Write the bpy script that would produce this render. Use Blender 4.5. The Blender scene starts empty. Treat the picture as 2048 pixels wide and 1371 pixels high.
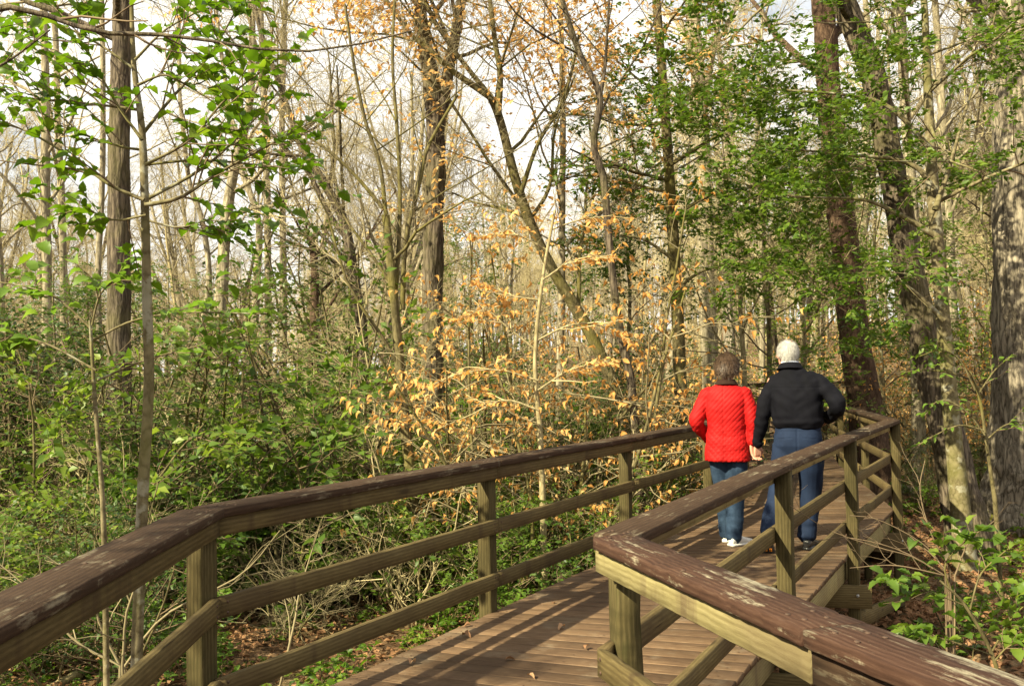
import bpy, math, random
import numpy as np
from mathutils import Vector, Matrix, noise as mnoise
R = math.radians
rng = np.random.default_rng(11)
random.seed(5)
C = bpy.context.scene.collection
S = bpy.context.scene

# ------------------------------------------------------------------ camera
W0, H0, FPX = 2048, 1371, 1970.0
CAMZ, PITCH, ROLL = 1.5, 1.93, 0.9
cam_d = bpy.data.cameras.new('camera'); cam = bpy.data.objects.new('camera', cam_d); C.objects.link(cam)
cam_d.sensor_width = 36; cam_d.lens = 36 * FPX / W0; cam_d.clip_end = 2000; cam_d.clip_start = 0.05
CM = Matrix.Rotation(R(90 + PITCH), 3, 'X') @ Matrix.Rotation(R(-ROLL), 3, 'Z')
cam.matrix_world = Matrix.Translation((0, 0, CAMZ)) @ CM.to_4x4()
S.camera = cam

def pix(px, py, d):
    """direction of a pixel of the photograph, cut at the distance d along +Y"""
    v = CM @ Vector(((px - W0 / 2) / FPX, -(py - H0 / 2) / FPX, -1))
    v = v * (d / v.y)
    return np.array((v.x, v.y, v.z + CAMZ))

# ------------------------------------------------------------------ world, sun, exposure
SUN_AZ, SUN_EL = 53, 37          # azimuth to the left of straight behind the camera
sd = Vector((-math.sin(R(SUN_AZ)) * math.cos(R(SUN_EL)), -math.cos(R(SUN_AZ)) * math.cos(R(SUN_EL)), math.sin(R(SUN_EL))))
world = bpy.data.worlds.new('World'); S.world = world; world.use_nodes = True
nt = world.node_tree; nt.nodes.clear()
sky = nt.nodes.new('ShaderNodeTexSky'); sky.sky_type = 'NISHITA'; sky.sun_disc = False
sky.sun_elevation = R(SUN_EL); sky.sun_rotation = math.atan2(sd.x, sd.y); sky.air_density = 1.2; sky.dust_density = 2.0
tc = nt.nodes.new('ShaderNodeTexCoord'); mp = nt.nodes.new('ShaderNodeMapping'); mp.inputs['Scale'].default_value = (1.2, 1.2, 2.6)
nz = nt.nodes.new('ShaderNodeTexNoise'); nz.inputs['Scale'].default_value = 3.1; nz.inputs['Detail'].default_value = 6; nz.inputs['Roughness'].default_value = .6
rp = nt.nodes.new('ShaderNodeValToRGB'); rp.color_ramp.elements[0].position = .24; rp.color_ramp.elements[1].position = .44
rp.color_ramp.elements[0].color = (.25, .25, .25, 1)
mx = nt.nodes.new('ShaderNodeMix'); mx.data_type = 'RGBA'; mx.inputs['B'].default_value = (9.6, 9.4, 8.8, 1)
bg = nt.nodes.new('ShaderNodeBackground'); bg.inputs['Strength'].default_value = 0.05
wo = nt.nodes.new('ShaderNodeOutputWorld')
L = nt.links.new
L(tc.outputs['Generated'], mp.inputs['Vector']); L(mp.outputs[0], nz.inputs['Vector']); L(nz.outputs['Fac'], rp.inputs[0])
L(rp.outputs[0], mx.inputs['Factor']); L(sky.outputs[0], mx.inputs['A']); L(mx.outputs['Result'], bg.inputs['Color']); L(bg.outputs[0], wo.inputs[0])
sl = bpy.data.lights.new('sun', 'SUN'); sl.energy = 5.0; sl.angle = R(.55); sl.color = (1, .91, .62)
so = bpy.data.objects.new('sun', sl); C.objects.link(so); so.rotation_euler = (-sd).to_track_quat('-Z', 'Y').to_euler()
S.view_settings.view_transform = 'Standard'; S.view_settings.look = 'None'; S.view_settings.gamma = 1
S.view_settings.exposure = 1.55; S.view_settings.use_curve_mapping = False
S.render.engine = 'CYCLES'
cy = S.cycles
cy.max_bounces = 6; cy.diffuse_bounces = 3; cy.glossy_bounces = 2; cy.transmission_bounces = 3; cy.transparent_max_bounces = 4
cy.use_denoising = True; cy.sample_clamp_indirect = 8; cy.caustics_reflective = False; cy.caustics_refractive = False

# ------------------------------------------------------------------ helpers
def mesh_np(name, V, faces, mats=(), fmi=None, smooth=True):
    """faces: list of int arrays (n,k); fmi: material index for each of the arrays"""
    me = bpy.data.meshes.new(name)
    V = np.asarray(V, np.float32); me.vertices.add(len(V)); me.vertices.foreach_set('co', V.ravel())
    faces = [np.asarray(f, np.int32) for f in faces if len(f)]
    nl = sum(f.size for f in faces); nf = sum(len(f) for f in faces)
    me.loops.add(nl); me.polygons.add(nf)
    me.loops.foreach_set('vertex_index', np.concatenate([f.ravel() for f in faces]))
    tot = np.concatenate([np.full(len(f), f.shape[1], np.int32) for f in faces])
    st = np.concatenate([[0], np.cumsum(tot)[:-1]]).astype(np.int32)
    me.polygons.foreach_set('loop_start', st)
    if smooth: me.polygons.foreach_set('use_smooth', np.ones(nf, bool))
    if fmi is not None:
        me.polygons.foreach_set('material_index', np.concatenate([np.full(len(f), m, np.int32) for f, m in zip(faces, fmi)]))
    for m in mats: me.materials.append(m)
    me.update(calc_edges=True); me.validate()
    return me

class Geo:
    """collects pieces of one mesh"""
    def __init__(s): s.V = []; s.F = []; s.M = []; s.n = 0
    def add(s, V, faces, mi=0):
        V = np.asarray(V, float).reshape(-1, 3)
        if not len(V): return
        s.V.append(V)
        for f in (faces if isinstance(faces, (list, tuple)) else [faces]):
            f = np.asarray(f, np.int64)
            if len(f): s.F.append(f + s.n); s.M.append(mi)
        s.n += len(V)
    def mesh(s, name, mats, smooth=True, off=None):
        V = np.concatenate(s.V)
        if off is not None: V = V - np.asarray(off)
        return mesh_np(name, V, s.F, mats, s.M, smooth)

def thing(name, label, cat, loc=(0, 0, 0), group=None, kind=None):
    o = bpy.data.objects.new(name, None); C.objects.link(o); o.location = loc; o.empty_display_size = .1
    if label: o['label'] = label
    if cat: o['category'] = cat
    if group: o['group'] = group
    if kind: o['kind'] = kind
    return o
def part(name, me, parent=None, loc=None, kind=None, label=None):
    o = bpy.data.objects.new(name, me); C.objects.link(o)
    if parent: o.parent = parent
    if loc is not None: o.location = loc
    if kind: o['kind'] = kind
    if label: o['label'] = label
    return o
def copy_thing(root, loc, rz, sc, label=None, group=None):
    r = root.copy(); C.objects.link(r); r.location = loc; r.rotation_euler = (0, 0, rz); r.scale = sc if hasattr(sc, '__len__') else (sc,) * 3
    if label: r['label'] = label
    if group: r['group'] = group
    for ch in root.children:
        c = ch.copy(); C.objects.link(c); c.parent = r
        for g in ch.children:
            d = g.copy(); C.objects.link(d); d.parent = c
    return r
def unit(v): return v / np.maximum(np.linalg.norm(v, axis=-1, keepdims=True), 1e-9)

def tubes(P, Rd, sides):
    """P (N,K,3) polylines, Rd (N,K) radii -> verts, quads"""
    P = np.asarray(P, float); N, K, _ = P.shape
    T = np.empty_like(P); T[:, 1:-1] = P[:, 2:] - P[:, :-2]; T[:, 0] = P[:, 1] - P[:, 0]; T[:, -1] = P[:, -1] - P[:, -2]
    T = unit(T); md = unit(P[:, -1] - P[:, 0])
    ref = np.where(np.abs(md[:, 2:3]) > .7, np.array([[1., .13, 0]]), np.array([[0., .05, 1.]]))
    U = unit(np.cross(T, ref[:, None, :])); Vv = np.cross(T, U)
    a = np.arange(sides) * 2 * np.pi / sides
    ring = P[:, :, None, :] + Rd[:, :, None, None] * (np.cos(a)[:, None] * U[:, :, None, :] + np.sin(a)[:, None] * Vv[:, :, None, :])
    idx = np.arange(N * K * sides).reshape(N, K, sides); nx = np.roll(idx, -1, 2)
    F = np.stack([idx[:, :-1], nx[:, :-1], nx[:, 1:], idx[:, 1:]], -1).reshape(-1, 4)
    return ring.reshape(-1, 3), F

def resample(pts, n):
    """Catmull-Rom through the points"""
    p = np.asarray(pts, float); m = len(p)
    q = np.vstack([2 * p[0] - p[1], p, 2 * p[-1] - p[-2]])
    t = np.linspace(0, m - 1 - 1e-6, n); i = t.astype(int); f = (t - i)[:, None]
    a, b, c, d = q[i], q[i + 1], q[i + 2], q[i + 3]
    return .5 * (2 * b + (c - a) * f + (2 * a - 5 * b + 4 * c - d) * f ** 2 + (3 * b - a - 3 * c + d) * f ** 3)

def spawn(P, Rd, n, t0, t1, ang, lf, K=5, wob=.12, trop=.05, rf=.55, flat=0., rmin=.0015, side=None):
    """n children on each polyline. ang mean angle (deg) to the parent; lf (min,max) length"""
    N, k, _ = P.shape
    t = (np.arange(n)[None] + rng.random((N, n))) / n * (t1 - t0) + t0
    x = t * (k - 1); i = np.minimum(x.astype(int), k - 2); f = (x - i)[..., None]
    ar = np.arange(N)[:, None]
    p0 = P[ar, i] * (1 - f) + P[ar, i + 1] * f
    r0 = Rd[ar, i] * (1 - f[..., 0]) + Rd[ar, i + 1] * f[..., 0]
    T = unit(P[ar, i + 1] - P[ar, i]).reshape(-1, 3)
    rnd = unit(rng.normal(size=T.shape)); 
    if side is not None: rnd = unit(rnd * .6 + np.asarray(side, float))
    perp = unit(rnd - (rnd * T).sum(-1, keepdims=True) * T)
    if flat: perp[:, 2] *= (1 - flat); perp = unit(perp)
    a = np.radians(ang + rng.normal(size=(len(T), 1)) * ang * .22)
    D = unit(np.cos(a) * T + np.sin(a) * perp)
    ln = (lf[0] + (lf[1] - lf[0]) * rng.random((N, n))) * (1.15 - .6 * (t - t0) / max(t1 - t0, 1e-6)); ln = ln.reshape(-1)
    Q = np.empty((len(T), K, 3)); Q[:, 0] = p0.reshape(-1, 3); st = (ln / (K - 1))[:, None]
    for j in range(1, K):
        D = unit(D + rng.normal(size=D.shape) * wob + np.array([0, 0, trop]))
        if flat: D[:, 2] *= (1 - flat * .3); D = unit(D)
        Q[:, j] = Q[:, j - 1] + D * st
    r = np.maximum(r0.reshape(-1) * rf, rmin)[:, None] * np.linspace(1, .42, K)[None]
    return Q, np.maximum(r, rmin * .6)

# leaf shapes: y along the leaf (0..1), x across, z up
def leaf_shape(kind, curl=.12, fold=.14):
    if kind == 'kite':
        V = np.array([(0, 0, 0), (.26, .42, fold * .5), (0, 1, -curl), (-.26, .42, fold * .5), (0, .45, 0)])
        F = [np.array([(0, 1, 4), (4, 1, 2), (0, 4, 3), (4, 2, 3)])]
        return V, F
    if kind == 'oval':
        o = [(.20, .22), (.27, .48), (.16, .80)]
    elif kind == 'holly':
        o = [(.13, .08), (.27, .19), (.25, .30), (.345, .42), (.27, .54), (.28, .67), (.15, .82)]
    ys = [0] + [y for _, y in o] + [1]
    bend = lambda y: -curl * (y - .35) ** 2 * 2 + .1 * curl
    V = [(0, y, bend(y)) for y in ys]; n = len(ys)
    spike = lambda x: (fold * abs(x) / .3 + (.05 if abs(x) > .265 and kind == 'holly' else 0))
    V += [(x, y, bend(y) + spike(x)) for x, y in o] + [(-x, y, bend(y) + spike(x)) for x, y in o]
    m = len(o); F3 = []; F4 = []
    for s in (0, 1):
        b = n + s * m
        fl = (lambda *q: q) if s == 0 else (lambda *q: q[::-1])
        F3.append(fl(0, b, 1)); F3.append(fl(n - 1, m, b + m - 1))
        for j in range(m - 1): F4.append(fl(j + 1, b + j, b + j + 1, j + 2))
    return np.array(V), [np.array(F3), np.array(F4)]

def leaves(pos, dr, up, size, shape):
    """instances of one leaf shape as plain mesh"""
    V, F = shape; N = len(pos)
    Y = unit(dr); X = unit(np.cross(Y, up)); Z = np.cross(X, Y)
    out = pos[:, None] + size[:, None, None] * (V[None, :, 0:1] * X[:, None] + V[None, :, 1:2] * Y[:, None] + V[None, :, 2:3] * Z[:, None])
    o = (np.arange(N) * len(V))[:, None, None]
    return out.reshape(-1, 3), [(f[None] + o).reshape(-1, f.shape[1]) for f in F]

def leaf_sites(P, n, t0=.25, size=(.05, .08), droop=.0, spread=.9, upj=.45):
    N, K, _ = P.shape
    t = t0 + (1 - t0) * (np.arange(n)[None] + rng.random((N, n))) / n
    x = t * (K - 1); i = np.minimum(x.astype(int), K - 2); f = (x - i)[..., None]; ar = np.arange(N)[:, None]
    p = (P[ar, i] * (1 - f) + P[ar, i + 1] * f).reshape(-1, 3); T = unit(P[ar, i + 1] - P[ar, i]).reshape(-1, 3)
    up = np.array([[0, 0, 1.]]); sd_ = unit(np.cross(T, up) + 1e-4) * np.where(np.arange(len(T)) % 2, 1, -1)[:, None]
    d = unit(T * .7 + sd_ * spread + rng.normal(size=T.shape) * .3 - np.array([[0, 0, droop]]))
    u = unit(up + rng.normal(size=T.shape) * upj)
    s = size[0] + (size[1] - size[0]) * rng.random(len(p))
    return p, d, u, s

# ------------------------------------------------------------------ materials
def newmat(name):
    m = bpy.data.materials.new(name); m.use_nodes = True; t = m.node_tree; t.nodes.clear()
    return m, t
def N_(t, typ, **kw):
    n = t.nodes.new('ShaderNode' + typ)
    for k, v in kw.items():
        if k in n.inputs: n.inputs[k].default_value = v
        else: setattr(n, k, v)
    return n
def ramp(t, fac, stops):
    r = t.nodes.new('ShaderNodeValToRGB'); e = r.color_ramp.elements
    while len(e) < len(stops): e.new(.5)
    for x, (p, c) in zip(e, stops): x.position = p; x.color = (*c, 1) if len(c) == 3 else (c[0], c[0], c[0], 1)
    t.links.new(fac, r.inputs[0]); return r.outputs[0]
def mixc(t, fac, a, b, mode='MIX'):
    m = t.nodes.new('ShaderNodeMix'); m.data_type = 'RGBA'; m.blend_type = mode
    for s, v in (('Factor', fac), ('A', a), ('B', b)):
        if hasattr(v, 'links') or hasattr(v, 'is_linked'): t.links.new(v, m.inputs[s])
        else: m.inputs[s].default_value = v if s == 'Factor' else (*v, 1)
    return m.outputs['Result']
def finish(m, t, col, rough=.7, bump=None, bs=.3, bd=.01, spec=.3):
    p = N_(t, 'BsdfPrincipled'); o = N_(t, 'OutputMaterial')
    if hasattr(col, 'links') or hasattr(col, 'is_linked'): t.links.new(col, p.inputs['Base Color'])
    else: p.inputs['Base Color'].default_value = (*col, 1)
    if isinstance(rough, float): p.inputs['Roughness'].default_value = rough
    else: t.links.new(rough, p.inputs['Roughness'])
    p.inputs['Specular IOR Level'].default_value = spec
    if bump is not None:
        b = N_(t, 'Bump', Strength=bs, Distance=bd); t.links.new(bump, b.inputs['Height']); t.links.new(b.outputs[0], p.inputs['Normal'])
    t.links.new(p.outputs[0], o.inputs[0])
    return p, o
def obj_coords(t, scale, rnd=7.):
    tc = N_(t, 'TexCoord'); oi = N_(t, 'ObjectInfo'); mp = N_(t, 'Mapping'); mp.inputs['Scale'].default_value = scale
    mu = N_(t, 'VectorMath', operation='SCALE'); cx = N_(t, 'CombineXYZ')
    for k in range(3): t.links.new(oi.outputs['Random'], cx.inputs[k])
    mu.inputs['Scale'].default_value = rnd * 11
    t.links.new(cx.outputs[0], mu.inputs[0]); t.links.new(mu.outputs[0], mp.inputs['Location']); t.links.new(tc.outputs['Object'], mp.inputs['Vector'])
    return mp.outputs[0], oi.outputs['Random'], tc
def noise_(t, vec, scale, detail=5, rough=.6, dist=0.):
    n = N_(t, 'TexNoise', Scale=scale, Detail=detail, Roughness=rough, Distortion=dist); t.links.new(vec, n.inputs['Vector']); return n.outputs['Fac']

def wood(name, dark, mid, light, rough=.75, patch=None, patch_amt=.5, stain=None, groove=False, bd=.0024, vary=.5):
    m, t = newmat(name)
    v, rnd, tc = obj_coords(t, (1, 1, 1))
    g = N_(t, 'Mapping'); g.inputs['Scale'].default_value = (1.9, 17, 17); t.links.new(v, g.inputs['Vector'])
    n1 = noise_(t, g.outputs[0], 6.5, 9, .68, .25)
    g2 = N_(t, 'Mapping'); g2.inputs['Scale'].default_value = (.8, 9, 9); t.links.new(v, g2.inputs['Vector'])
    wv = N_(t, 'TexWave', wave_type='RINGS', rings_direction='X', Scale=2.6, Distortion=4., Detail=4.); wv.inputs['Detail Scale'].default_value = .7
    t.links.new(g2.outputs[0], wv.inputs['Vector'])
    f = N_(t, 'Math', operation='MULTIPLY_ADD'); t.links.new(wv.outputs['Fac'], f.inputs[0]); f.inputs[1].default_value = .22
    f2 = N_(t, 'Math', operation='MULTIPLY_ADD'); t.links.new(n1, f2.inputs[0]); f2.inputs[1].default_value = .85; f2.inputs[2].default_value = -.08
    t.links.new(f2.outputs[0], f.inputs[2])
    col = ramp(t, f.outputs[0], [(.12, dark), (.5, mid), (.92, light)])
    vk = N_(t, 'TexVoronoi', Scale=1.); gk = N_(t, 'Mapping'); gk.inputs['Scale'].default_value = (1.7, 7.5, 7.5); t.links.new(v, gk.inputs['Vector']); t.links.new(gk.outputs[0], vk.inputs['Vector'])
    kf = ramp(t, vk.outputs['Distance'], [(.06, (.75,)), (.13, (0,))]); col = mixc(t, kf, col, tuple(c * .55 for c in dark))
    gc = N_(t, 'Mapping'); gc.inputs['Scale'].default_value = (1.6, 60, 60); t.links.new(v, gc.inputs['Vector']); cn = noise_(t, gc.outputs[0], 1.3, 3, .5)
    cf = ramp(t, cn, [(.25, (.85,)), (.31, (0,))]); col = mixc(t, cf, col, tuple(c * .3 for c in dark))
    fc = N_(t, 'Math', operation='MULTIPLY_ADD'); t.links.new(cf, fc.inputs[0]); fc.inputs[1].default_value = -.9; t.links.new(n1, fc.inputs[2])
    if patch:
        pn = noise_(t, v, 3.3, 9, .72, .4); pn2 = noise_(t, g.outputs[0], 2.2, 6, .7)
        ml = N_(t, 'Math', operation='MULTIPLY'); t.links.new(pn, ml.inputs[0]); t.links.new(pn2, ml.inputs[1])
        pf = ramp(t, ml.outputs[0], [(.28, (0,)), (.42, (patch_amt,))]); col = mixc(t, pf, col, patch)
    if stain:   # drips running down the sides of a board, and damp dark runs along it
        g3 = N_(t, 'Mapping'); g3.inputs['Scale'].default_value = (5.5, 2.2, .8); t.links.new(v, g3.inputs['Vector'])
        sn = noise_(t, g3.outputs[0], 1.2, 4, .6); sf = ramp(t, sn, [(.57, (0,)), (.70, (.6,))]); col = mixc(t, sf, col, stain)
        g4 = noise_(t, v, 1.7, 3, .5); sf2 = ramp(t, g4, [(.48, (0,)), (.66, (.55,))]); col = mixc(t, sf2, col, stain)
    if groove:
        ge = N_(t, 'NewGeometry'); w1 = noise_(t, ge.outputs['Position'], .9, 5, .6, .5); col = mixc(t, ramp(t, w1, [(.42, (0,)), (.62, (.65,))]), col, (.05, .031, .02))
        w2 = noise_(t, ge.outputs['Position'], 2.3, 6, .7); col = mixc(t, ramp(t, w2, [(.55, (0,)), (.70, (.5,))]), col, (.26, .215, .15))
    rv = N_(t, 'MapRange'); t.links.new(rnd, rv.inputs[0]); rv.inputs[3].default_value = 1 - vary * .5; rv.inputs[4].default_value = 1 + vary * .5
    hv = N_(t, 'HueSaturation'); t.links.new(rv.outputs[0], hv.inputs['Value']); t.links.new(col, hv.inputs['Color']); col = hv.outputs[0]
    h = fc.outputs[0]
    if groove:
        sx = N_(t, 'SeparateXYZ'); t.links.new(tc.outputs['Object'], sx.inputs[0])
        mu = N_(t, 'Math', operation='MULTIPLY'); t.links.new(sx.outputs['Y'], mu.inputs[0]); mu.inputs[1].default_value = 2 * math.pi / .0175
        sn_ = N_(t, 'Math', operation='SINE'); t.links.new(mu.outputs[0], sn_.inputs[0])
        ad = N_(t, 'Math', operation='MULTIPLY_ADD'); t.links.new(sn_.outputs[0], ad.inputs[0]); ad.inputs[1].default_value = .10; t.links.new(h, ad.inputs[2]); h = ad.outputs[0]
        gf = ramp(t, sn_.outputs[0], [(.0, (.45,)), (.5, (0,))]); 
        col = mixc(t, gf, col, tuple(c * .5 for c in dark))
    finish(m, t, col, rough, h, .7, bd, .12)
    return m
M = {}
M['cap'] = wood('weathered brown cap wood', (.018, .010, .006), (.038, .022, .013), (.075, .049, .031), .85, patch=(.33, .29, .20), patch_amt=.55, vary=.35)
M['cap_old'] = wood('flaking brown cap wood', (.019, .009, .006), (.046, .023, .015), (.092, .056, .038), .8, patch=(.40, .36, .25), patch_amt=.95, vary=.2)
M['rail'] = wood('greenish treated rail wood', (.038, .026, .011), (.092, .068, .028), (.175, .135, .062), .8, stain=(.045, .028, .016), vary=.35)
M['band'] = wood('pale treated band wood', (.115, .092, .038), (.215, .18, .082), (.32, .275, .145), .8, stain=(.085, .055, .035), vary=.25)
M['post'] = wood('treated post wood', (.030, .024, .010), (.076, .059, .024), (.15, .122, .057), .85, patch=(.040, .045, .012), patch_amt=.7, stain=(.03, .026, .010), vary=.3)
M['deck'] = wood('weathered deck wood', (.050, .028, .016), (.148, .092, .052), (.30, .22, .135), .7, groove=True, vary=.45, patch=(.045, .024, .015), patch_amt=.8)

def bark(name, dark, light, scale=(9, 9, 1.6), moss=None, moss_amt=.5, bd=.03, rough=.9, fine=1., lichen=None):
    m, t = newmat(name); v, rnd, tc = obj_coords(t, (1, 1, 1))
    g = N_(t, 'Mapping'); g.inputs['Scale'].default_value = scale; t.links.new(v, g.inputs['Vector'])
    vo = N_(t, 'TexVoronoi', feature='DISTANCE_TO_EDGE', Scale=1.5 * fine); 
    dn = N_(t, 'TexNoise', Scale=2.2, Detail=4.); t.links.new(g.outputs[0], dn.inputs['Vector'])
    ad = N_(t, 'VectorMath', operation='MULTIPLY_ADD'); t.links.new(dn.outputs['Color'], ad.inputs[0]); ad.inputs[1].default_value = (.9, .9, .9); t.links.new(g.outputs[0], ad.inputs[2])
    t.links.new(ad.outputs[0], vo.inputs['Vector'])
    n = noise_(t, g.outputs[0], 4.5 * fine, 8, .7)
    mu = N_(t, 'Math', operation='MULTIPLY_ADD'); t.links.new(vo.outputs['Distance'], mu.inputs[0]); mu.inputs[1].default_value = 1.1
    n2 = N_(t, 'Math', operation='MULTIPLY'); t.links.new(n, n2.inputs[0]); n2.inputs[1].default_value = .55; t.links.new(n2.outputs[0], mu.inputs[2])
    mid = tuple((a + b) / 2 for a, b in zip(dark, light))
    col = ramp(t, mu.outputs[0], [(.22, dark), (.42, mid), (.75, light)])
    if lichen:
        ln = noise_(t, v, 6.5, 4, .6); lf = ramp(t, ln, [(.56, (0,)), (.62, (.8,))]); col = mixc(t, lf, col, lichen)
    if moss:
        mn = noise_(t, v, 1.3, 5, .65); mf = ramp(t, mn, [(.47, (0,)), (.62, (moss_amt,))]); col = mixc(t, mf, col, moss)
    finish(m, t, col, rough, mu.outputs[0], .8, bd, .15)
    return m
M['bark_oak'] = bark('ridged oak bark', (.042, .034, .024), (.36, .305, .225), (7, 7, 1.1), bd=.035)
M['bark_dark'] = bark('dark ridged bark', (.024, .018, .013), (.165, .13, .093), (9, 9, 1.4), bd=.03, moss=(.10, .095, .025), moss_amt=.35)
M['bark_brown'] = bark('brown flaky bark', (.034, .020, .013), (.125, .078, .050), (8, 8, 3.2), bd=.02)
M['bark_holly'] = bark('pale mottled holly bark', (.075, .06, .03), (.21, .175, .10), (6, 6, 5), bd=.006, moss=(.12, .115, .03), moss_amt=.55, lichen=(.27, .255, .19))
M['bark_slim'] = bark('olive mossy slim bark', (.045, .037, .016), (.155, .128, .062), (10, 10, 4), bd=.008, moss=(.13, .115, .025), moss_amt=.6)
M['bark_tan'] = bark('pale tan sapling bark', (.17, .135, .065), (.37, .31, .175), (10, 10, 3), bd=.004)
M['bark_far_hazed'] = bark('grey tan far bark with haze tint', (.11, .092, .058), (.37, .315, .215), (6, 6, 1.5), bd=.02)  # grey tan bark, colour raised to carry the background haze
def plain(name, c1, c2, sc=3., rough=.85, spec=.2, bd=.004):
    m, t = newmat(name); v, rnd, tc = obj_coords(t, (1, 1, 1)); n = noise_(t, v, sc, 6, .65)
    col = ramp(t, n, [(.3, c1), (.7, c2)]); finish(m, t, col, rough, n, .4, bd, spec); return m
M['twig'] = plain('grey tan twigs', (.125, .10, .052), (.27, .225, .13), 2.)
M['twig_pale_hazed'] = plain('pale tan twigs with haze tint', (.28, .225, .11), (.52, .44, .25), 2.)  # pale twigs lightened further, standing in for distant haze
M['twig_brown'] = plain('brown twigs', (.085, .058, .035), (.20, .145, .085), 2.)
M['moss'] = plain('yellow green moss', (.05, .055, .008), (.17, .16, .03), 14., bd=.03)

def leafmat(name, c1, c2, c3, rough=.46, trans=.35, spec=.3, tcol=None):
    m, t = newmat(name); ge = N_(t, 'NewGeometry'); oi = N_(t, 'ObjectInfo')
    ad = N_(t, 'Math', operation='MULTIPLY'); t.links.new(oi.outputs['Random'], ad.inputs[0]); ad.inputs[1].default_value = .5
    fr = N_(t, 'Math', operation='MULTIPLY_ADD'); t.links.new(ge.outputs['Random Per Island'], fr.inputs[0]); fr.inputs[1].default_value = .5; t.links.new(ad.outputs[0], fr.inputs[2])
    col = ramp(t, fr.outputs[0], [(.05, c1), (.55, c2), (.97, c3)])
    p = N_(t, 'BsdfPrincipled', Roughness=rough); p.inputs['Specular IOR Level'].default_value = spec; t.links.new(col, p.inputs['Base Color'])
    tr = N_(t, 'BsdfTranslucent'); hs = N_(t, 'HueSaturation'); hs.inputs['Value'].default_value = 1.5; hs.inputs['Saturation'].default_value = 1.05
    t.links.new(col, hs.inputs['Color']); t.links.new(hs.outputs[0], tr.inputs['Color'])
    mx = N_(t, 'MixShader'); mx.inputs[0].default_value = trans; t.links.new(p.outputs[0], mx.inputs[1]); t.links.new(tr.outputs[0], mx.inputs[2])
    o = N_(t, 'OutputMaterial'); t.links.new(mx.outputs[0], o.inputs[0]); return m
M['leaf_holly'] = leafmat('holly leaf', (.030, .066, .011), (.085, .145, .016), (.195, .245, .032), trans=.42)
M['leaf_near'] = leafmat('broad green leaf', (.052, .108, .010), (.092, .165, .012), (.18, .24, .024), trans=.45)
M['leaf_deep'] = leafmat('deep green leaf', (.024, .052, .012), (.062, .100, .018), (.145, .170, .030), rough=.42, trans=.3)  # own deep green of the tall evergreen shrubs
M['leaf_lime'] = leafmat('yellow green leaf', (.08, .15, .02), (.12, .20, .025), (.20, .27, .05), trans=.45)
M['leaf_beech'] = leafmat('dry beech leaf', (.42, .19, .045), (.58, .32, .10), (.66, .45, .20), rough=.6, trans=.4, spec=.25)
M['leaf_litter'] = leafmat('fallen leaf', (.14, .068, .032), (.27, .145, .072), (.42, .26, .145), rough=.75, trans=.15, spec=.15)

def ground_mat():
    m, t = newmat('leaf litter soil'); tc = N_(t, 'TexCoord')
    vo = N_(t, 'TexVoronoi', Scale=11.); t.links.new(tc.outputs['Object'], vo.inputs['Vector'])
    n = noise_(t, tc.outputs['Object'], .8, 6, .6); n2 = noise_(t, tc.outputs['Object'], 26., 5, .7)
    sx = N_(t, 'SeparateColor'); t.links.new(vo.outputs['Color'], sx.inputs[0])
    col = ramp(t, sx.outputs[0], [(.0, (.055, .034, .02)), (.35, (.135, .08, .042)), (.7, (.24, .145, .075)), (1., (.34, .22, .125))])
    col = mixc(t, ramp(t, n2, [(.35, (.7,)), (.6, (0,))]), col, (.045, .03, .018))
    col = mixc(t, ramp(t, n, [(.5, (0,)), (.7, (.5,))]), col, (.09, .085, .03))
    ad = N_(t, 'Math', operation='ADD'); t.links.new(vo.outputs['Distance'], ad.inputs[0]); t.links.new(n2, ad.inputs[1])
    finish(m, t, col, .95, ad.outputs[0], .8, .04, .1); return m
M['ground'] = ground_mat()
def cloth(name, c1, c2, rough=.85, weave=900., fold=7., sheen=.0, bd=.0015):
    m, t = newmat(name); v, rnd, tc = obj_coords(t, (1, 1, 1), 0.); n = noise_(t, v, fold, 5, .6); n2 = noise_(t, v, 260., 2, .5)
    f = N_(t, 'Math', operation='MULTIPLY_ADD'); t.links.new(n2, f.inputs[0]); f.inputs[1].default_value = .35; t.links.new(n, f.inputs[2])
    col = ramp(t, f.outputs[0], [(.45, c1), (.85, c2)]); p, o = finish(m, t, col, rough, f.outputs[0], .35, bd, .12); return m
M['red'] = cloth('red quilted fabric', (.25, .004, .005), (.36, .009, .008), .65)
M['navy'] = cloth('navy black fabric', (.0015, .0015, .003), (.0034, .0034, .0064), .85)
M['jeans'] = cloth('faded blue denim', (.008, .017, .036), (.032, .055, .094), .85, fold=11.)
M['trousers'] = cloth('blue cotton trousers', (.0058, .0105, .026), (.011, .020, .046), .8)
M['collar'] = cloth('dark brown corduroy', (.018, .009, .006), (.035, .018, .012), .9)
M['shirt'] = cloth('pale blue shirt', (.35, .38, .48), (.45, .48, .58), .8)
M['skin'] = plain('skin', (.40, .19, .125), (.50, .26, .18), 9., .5, .35, .001)
M['hair_brown'] = plain('brown hair', (.030, .017, .010), (.125, .075, .042), 40., .5, .4)
M['hair_white'] = plain('white hair', (.27, .255, .23), (.52, .50, .46), 40., .5, .4)
M['shoe_white'] = plain('white leather', (.58, .56, .52), (.74, .72, .68), 20., .5, .4)
M['shoe_black'] = plain('black leather', (.008, .008, .008), (.018, .017, .016), 20., .35, .5)
M['rubber'] = plain('grey rubber sole', (.05, .048, .045), (.09, .085, .08), 20., .8, .2)
M['orange'] = plain('orange sole lug', (.75, .22, .02), (.85, .30, .03), 20., .6, .3)
M['eye'] = plain('eye white', (.7, .7, .68), (.75, .75, .72), 5., .2, .5)
M['steel_rust'] = plain('rusty nail', (.035, .02, .013), (.09, .05, .03), 60., .7, .3)
M['steel'] = plain('galvanised bolt steel', (.25, .25, .24), (.4, .4, .38), 30., .45, .6)

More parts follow.
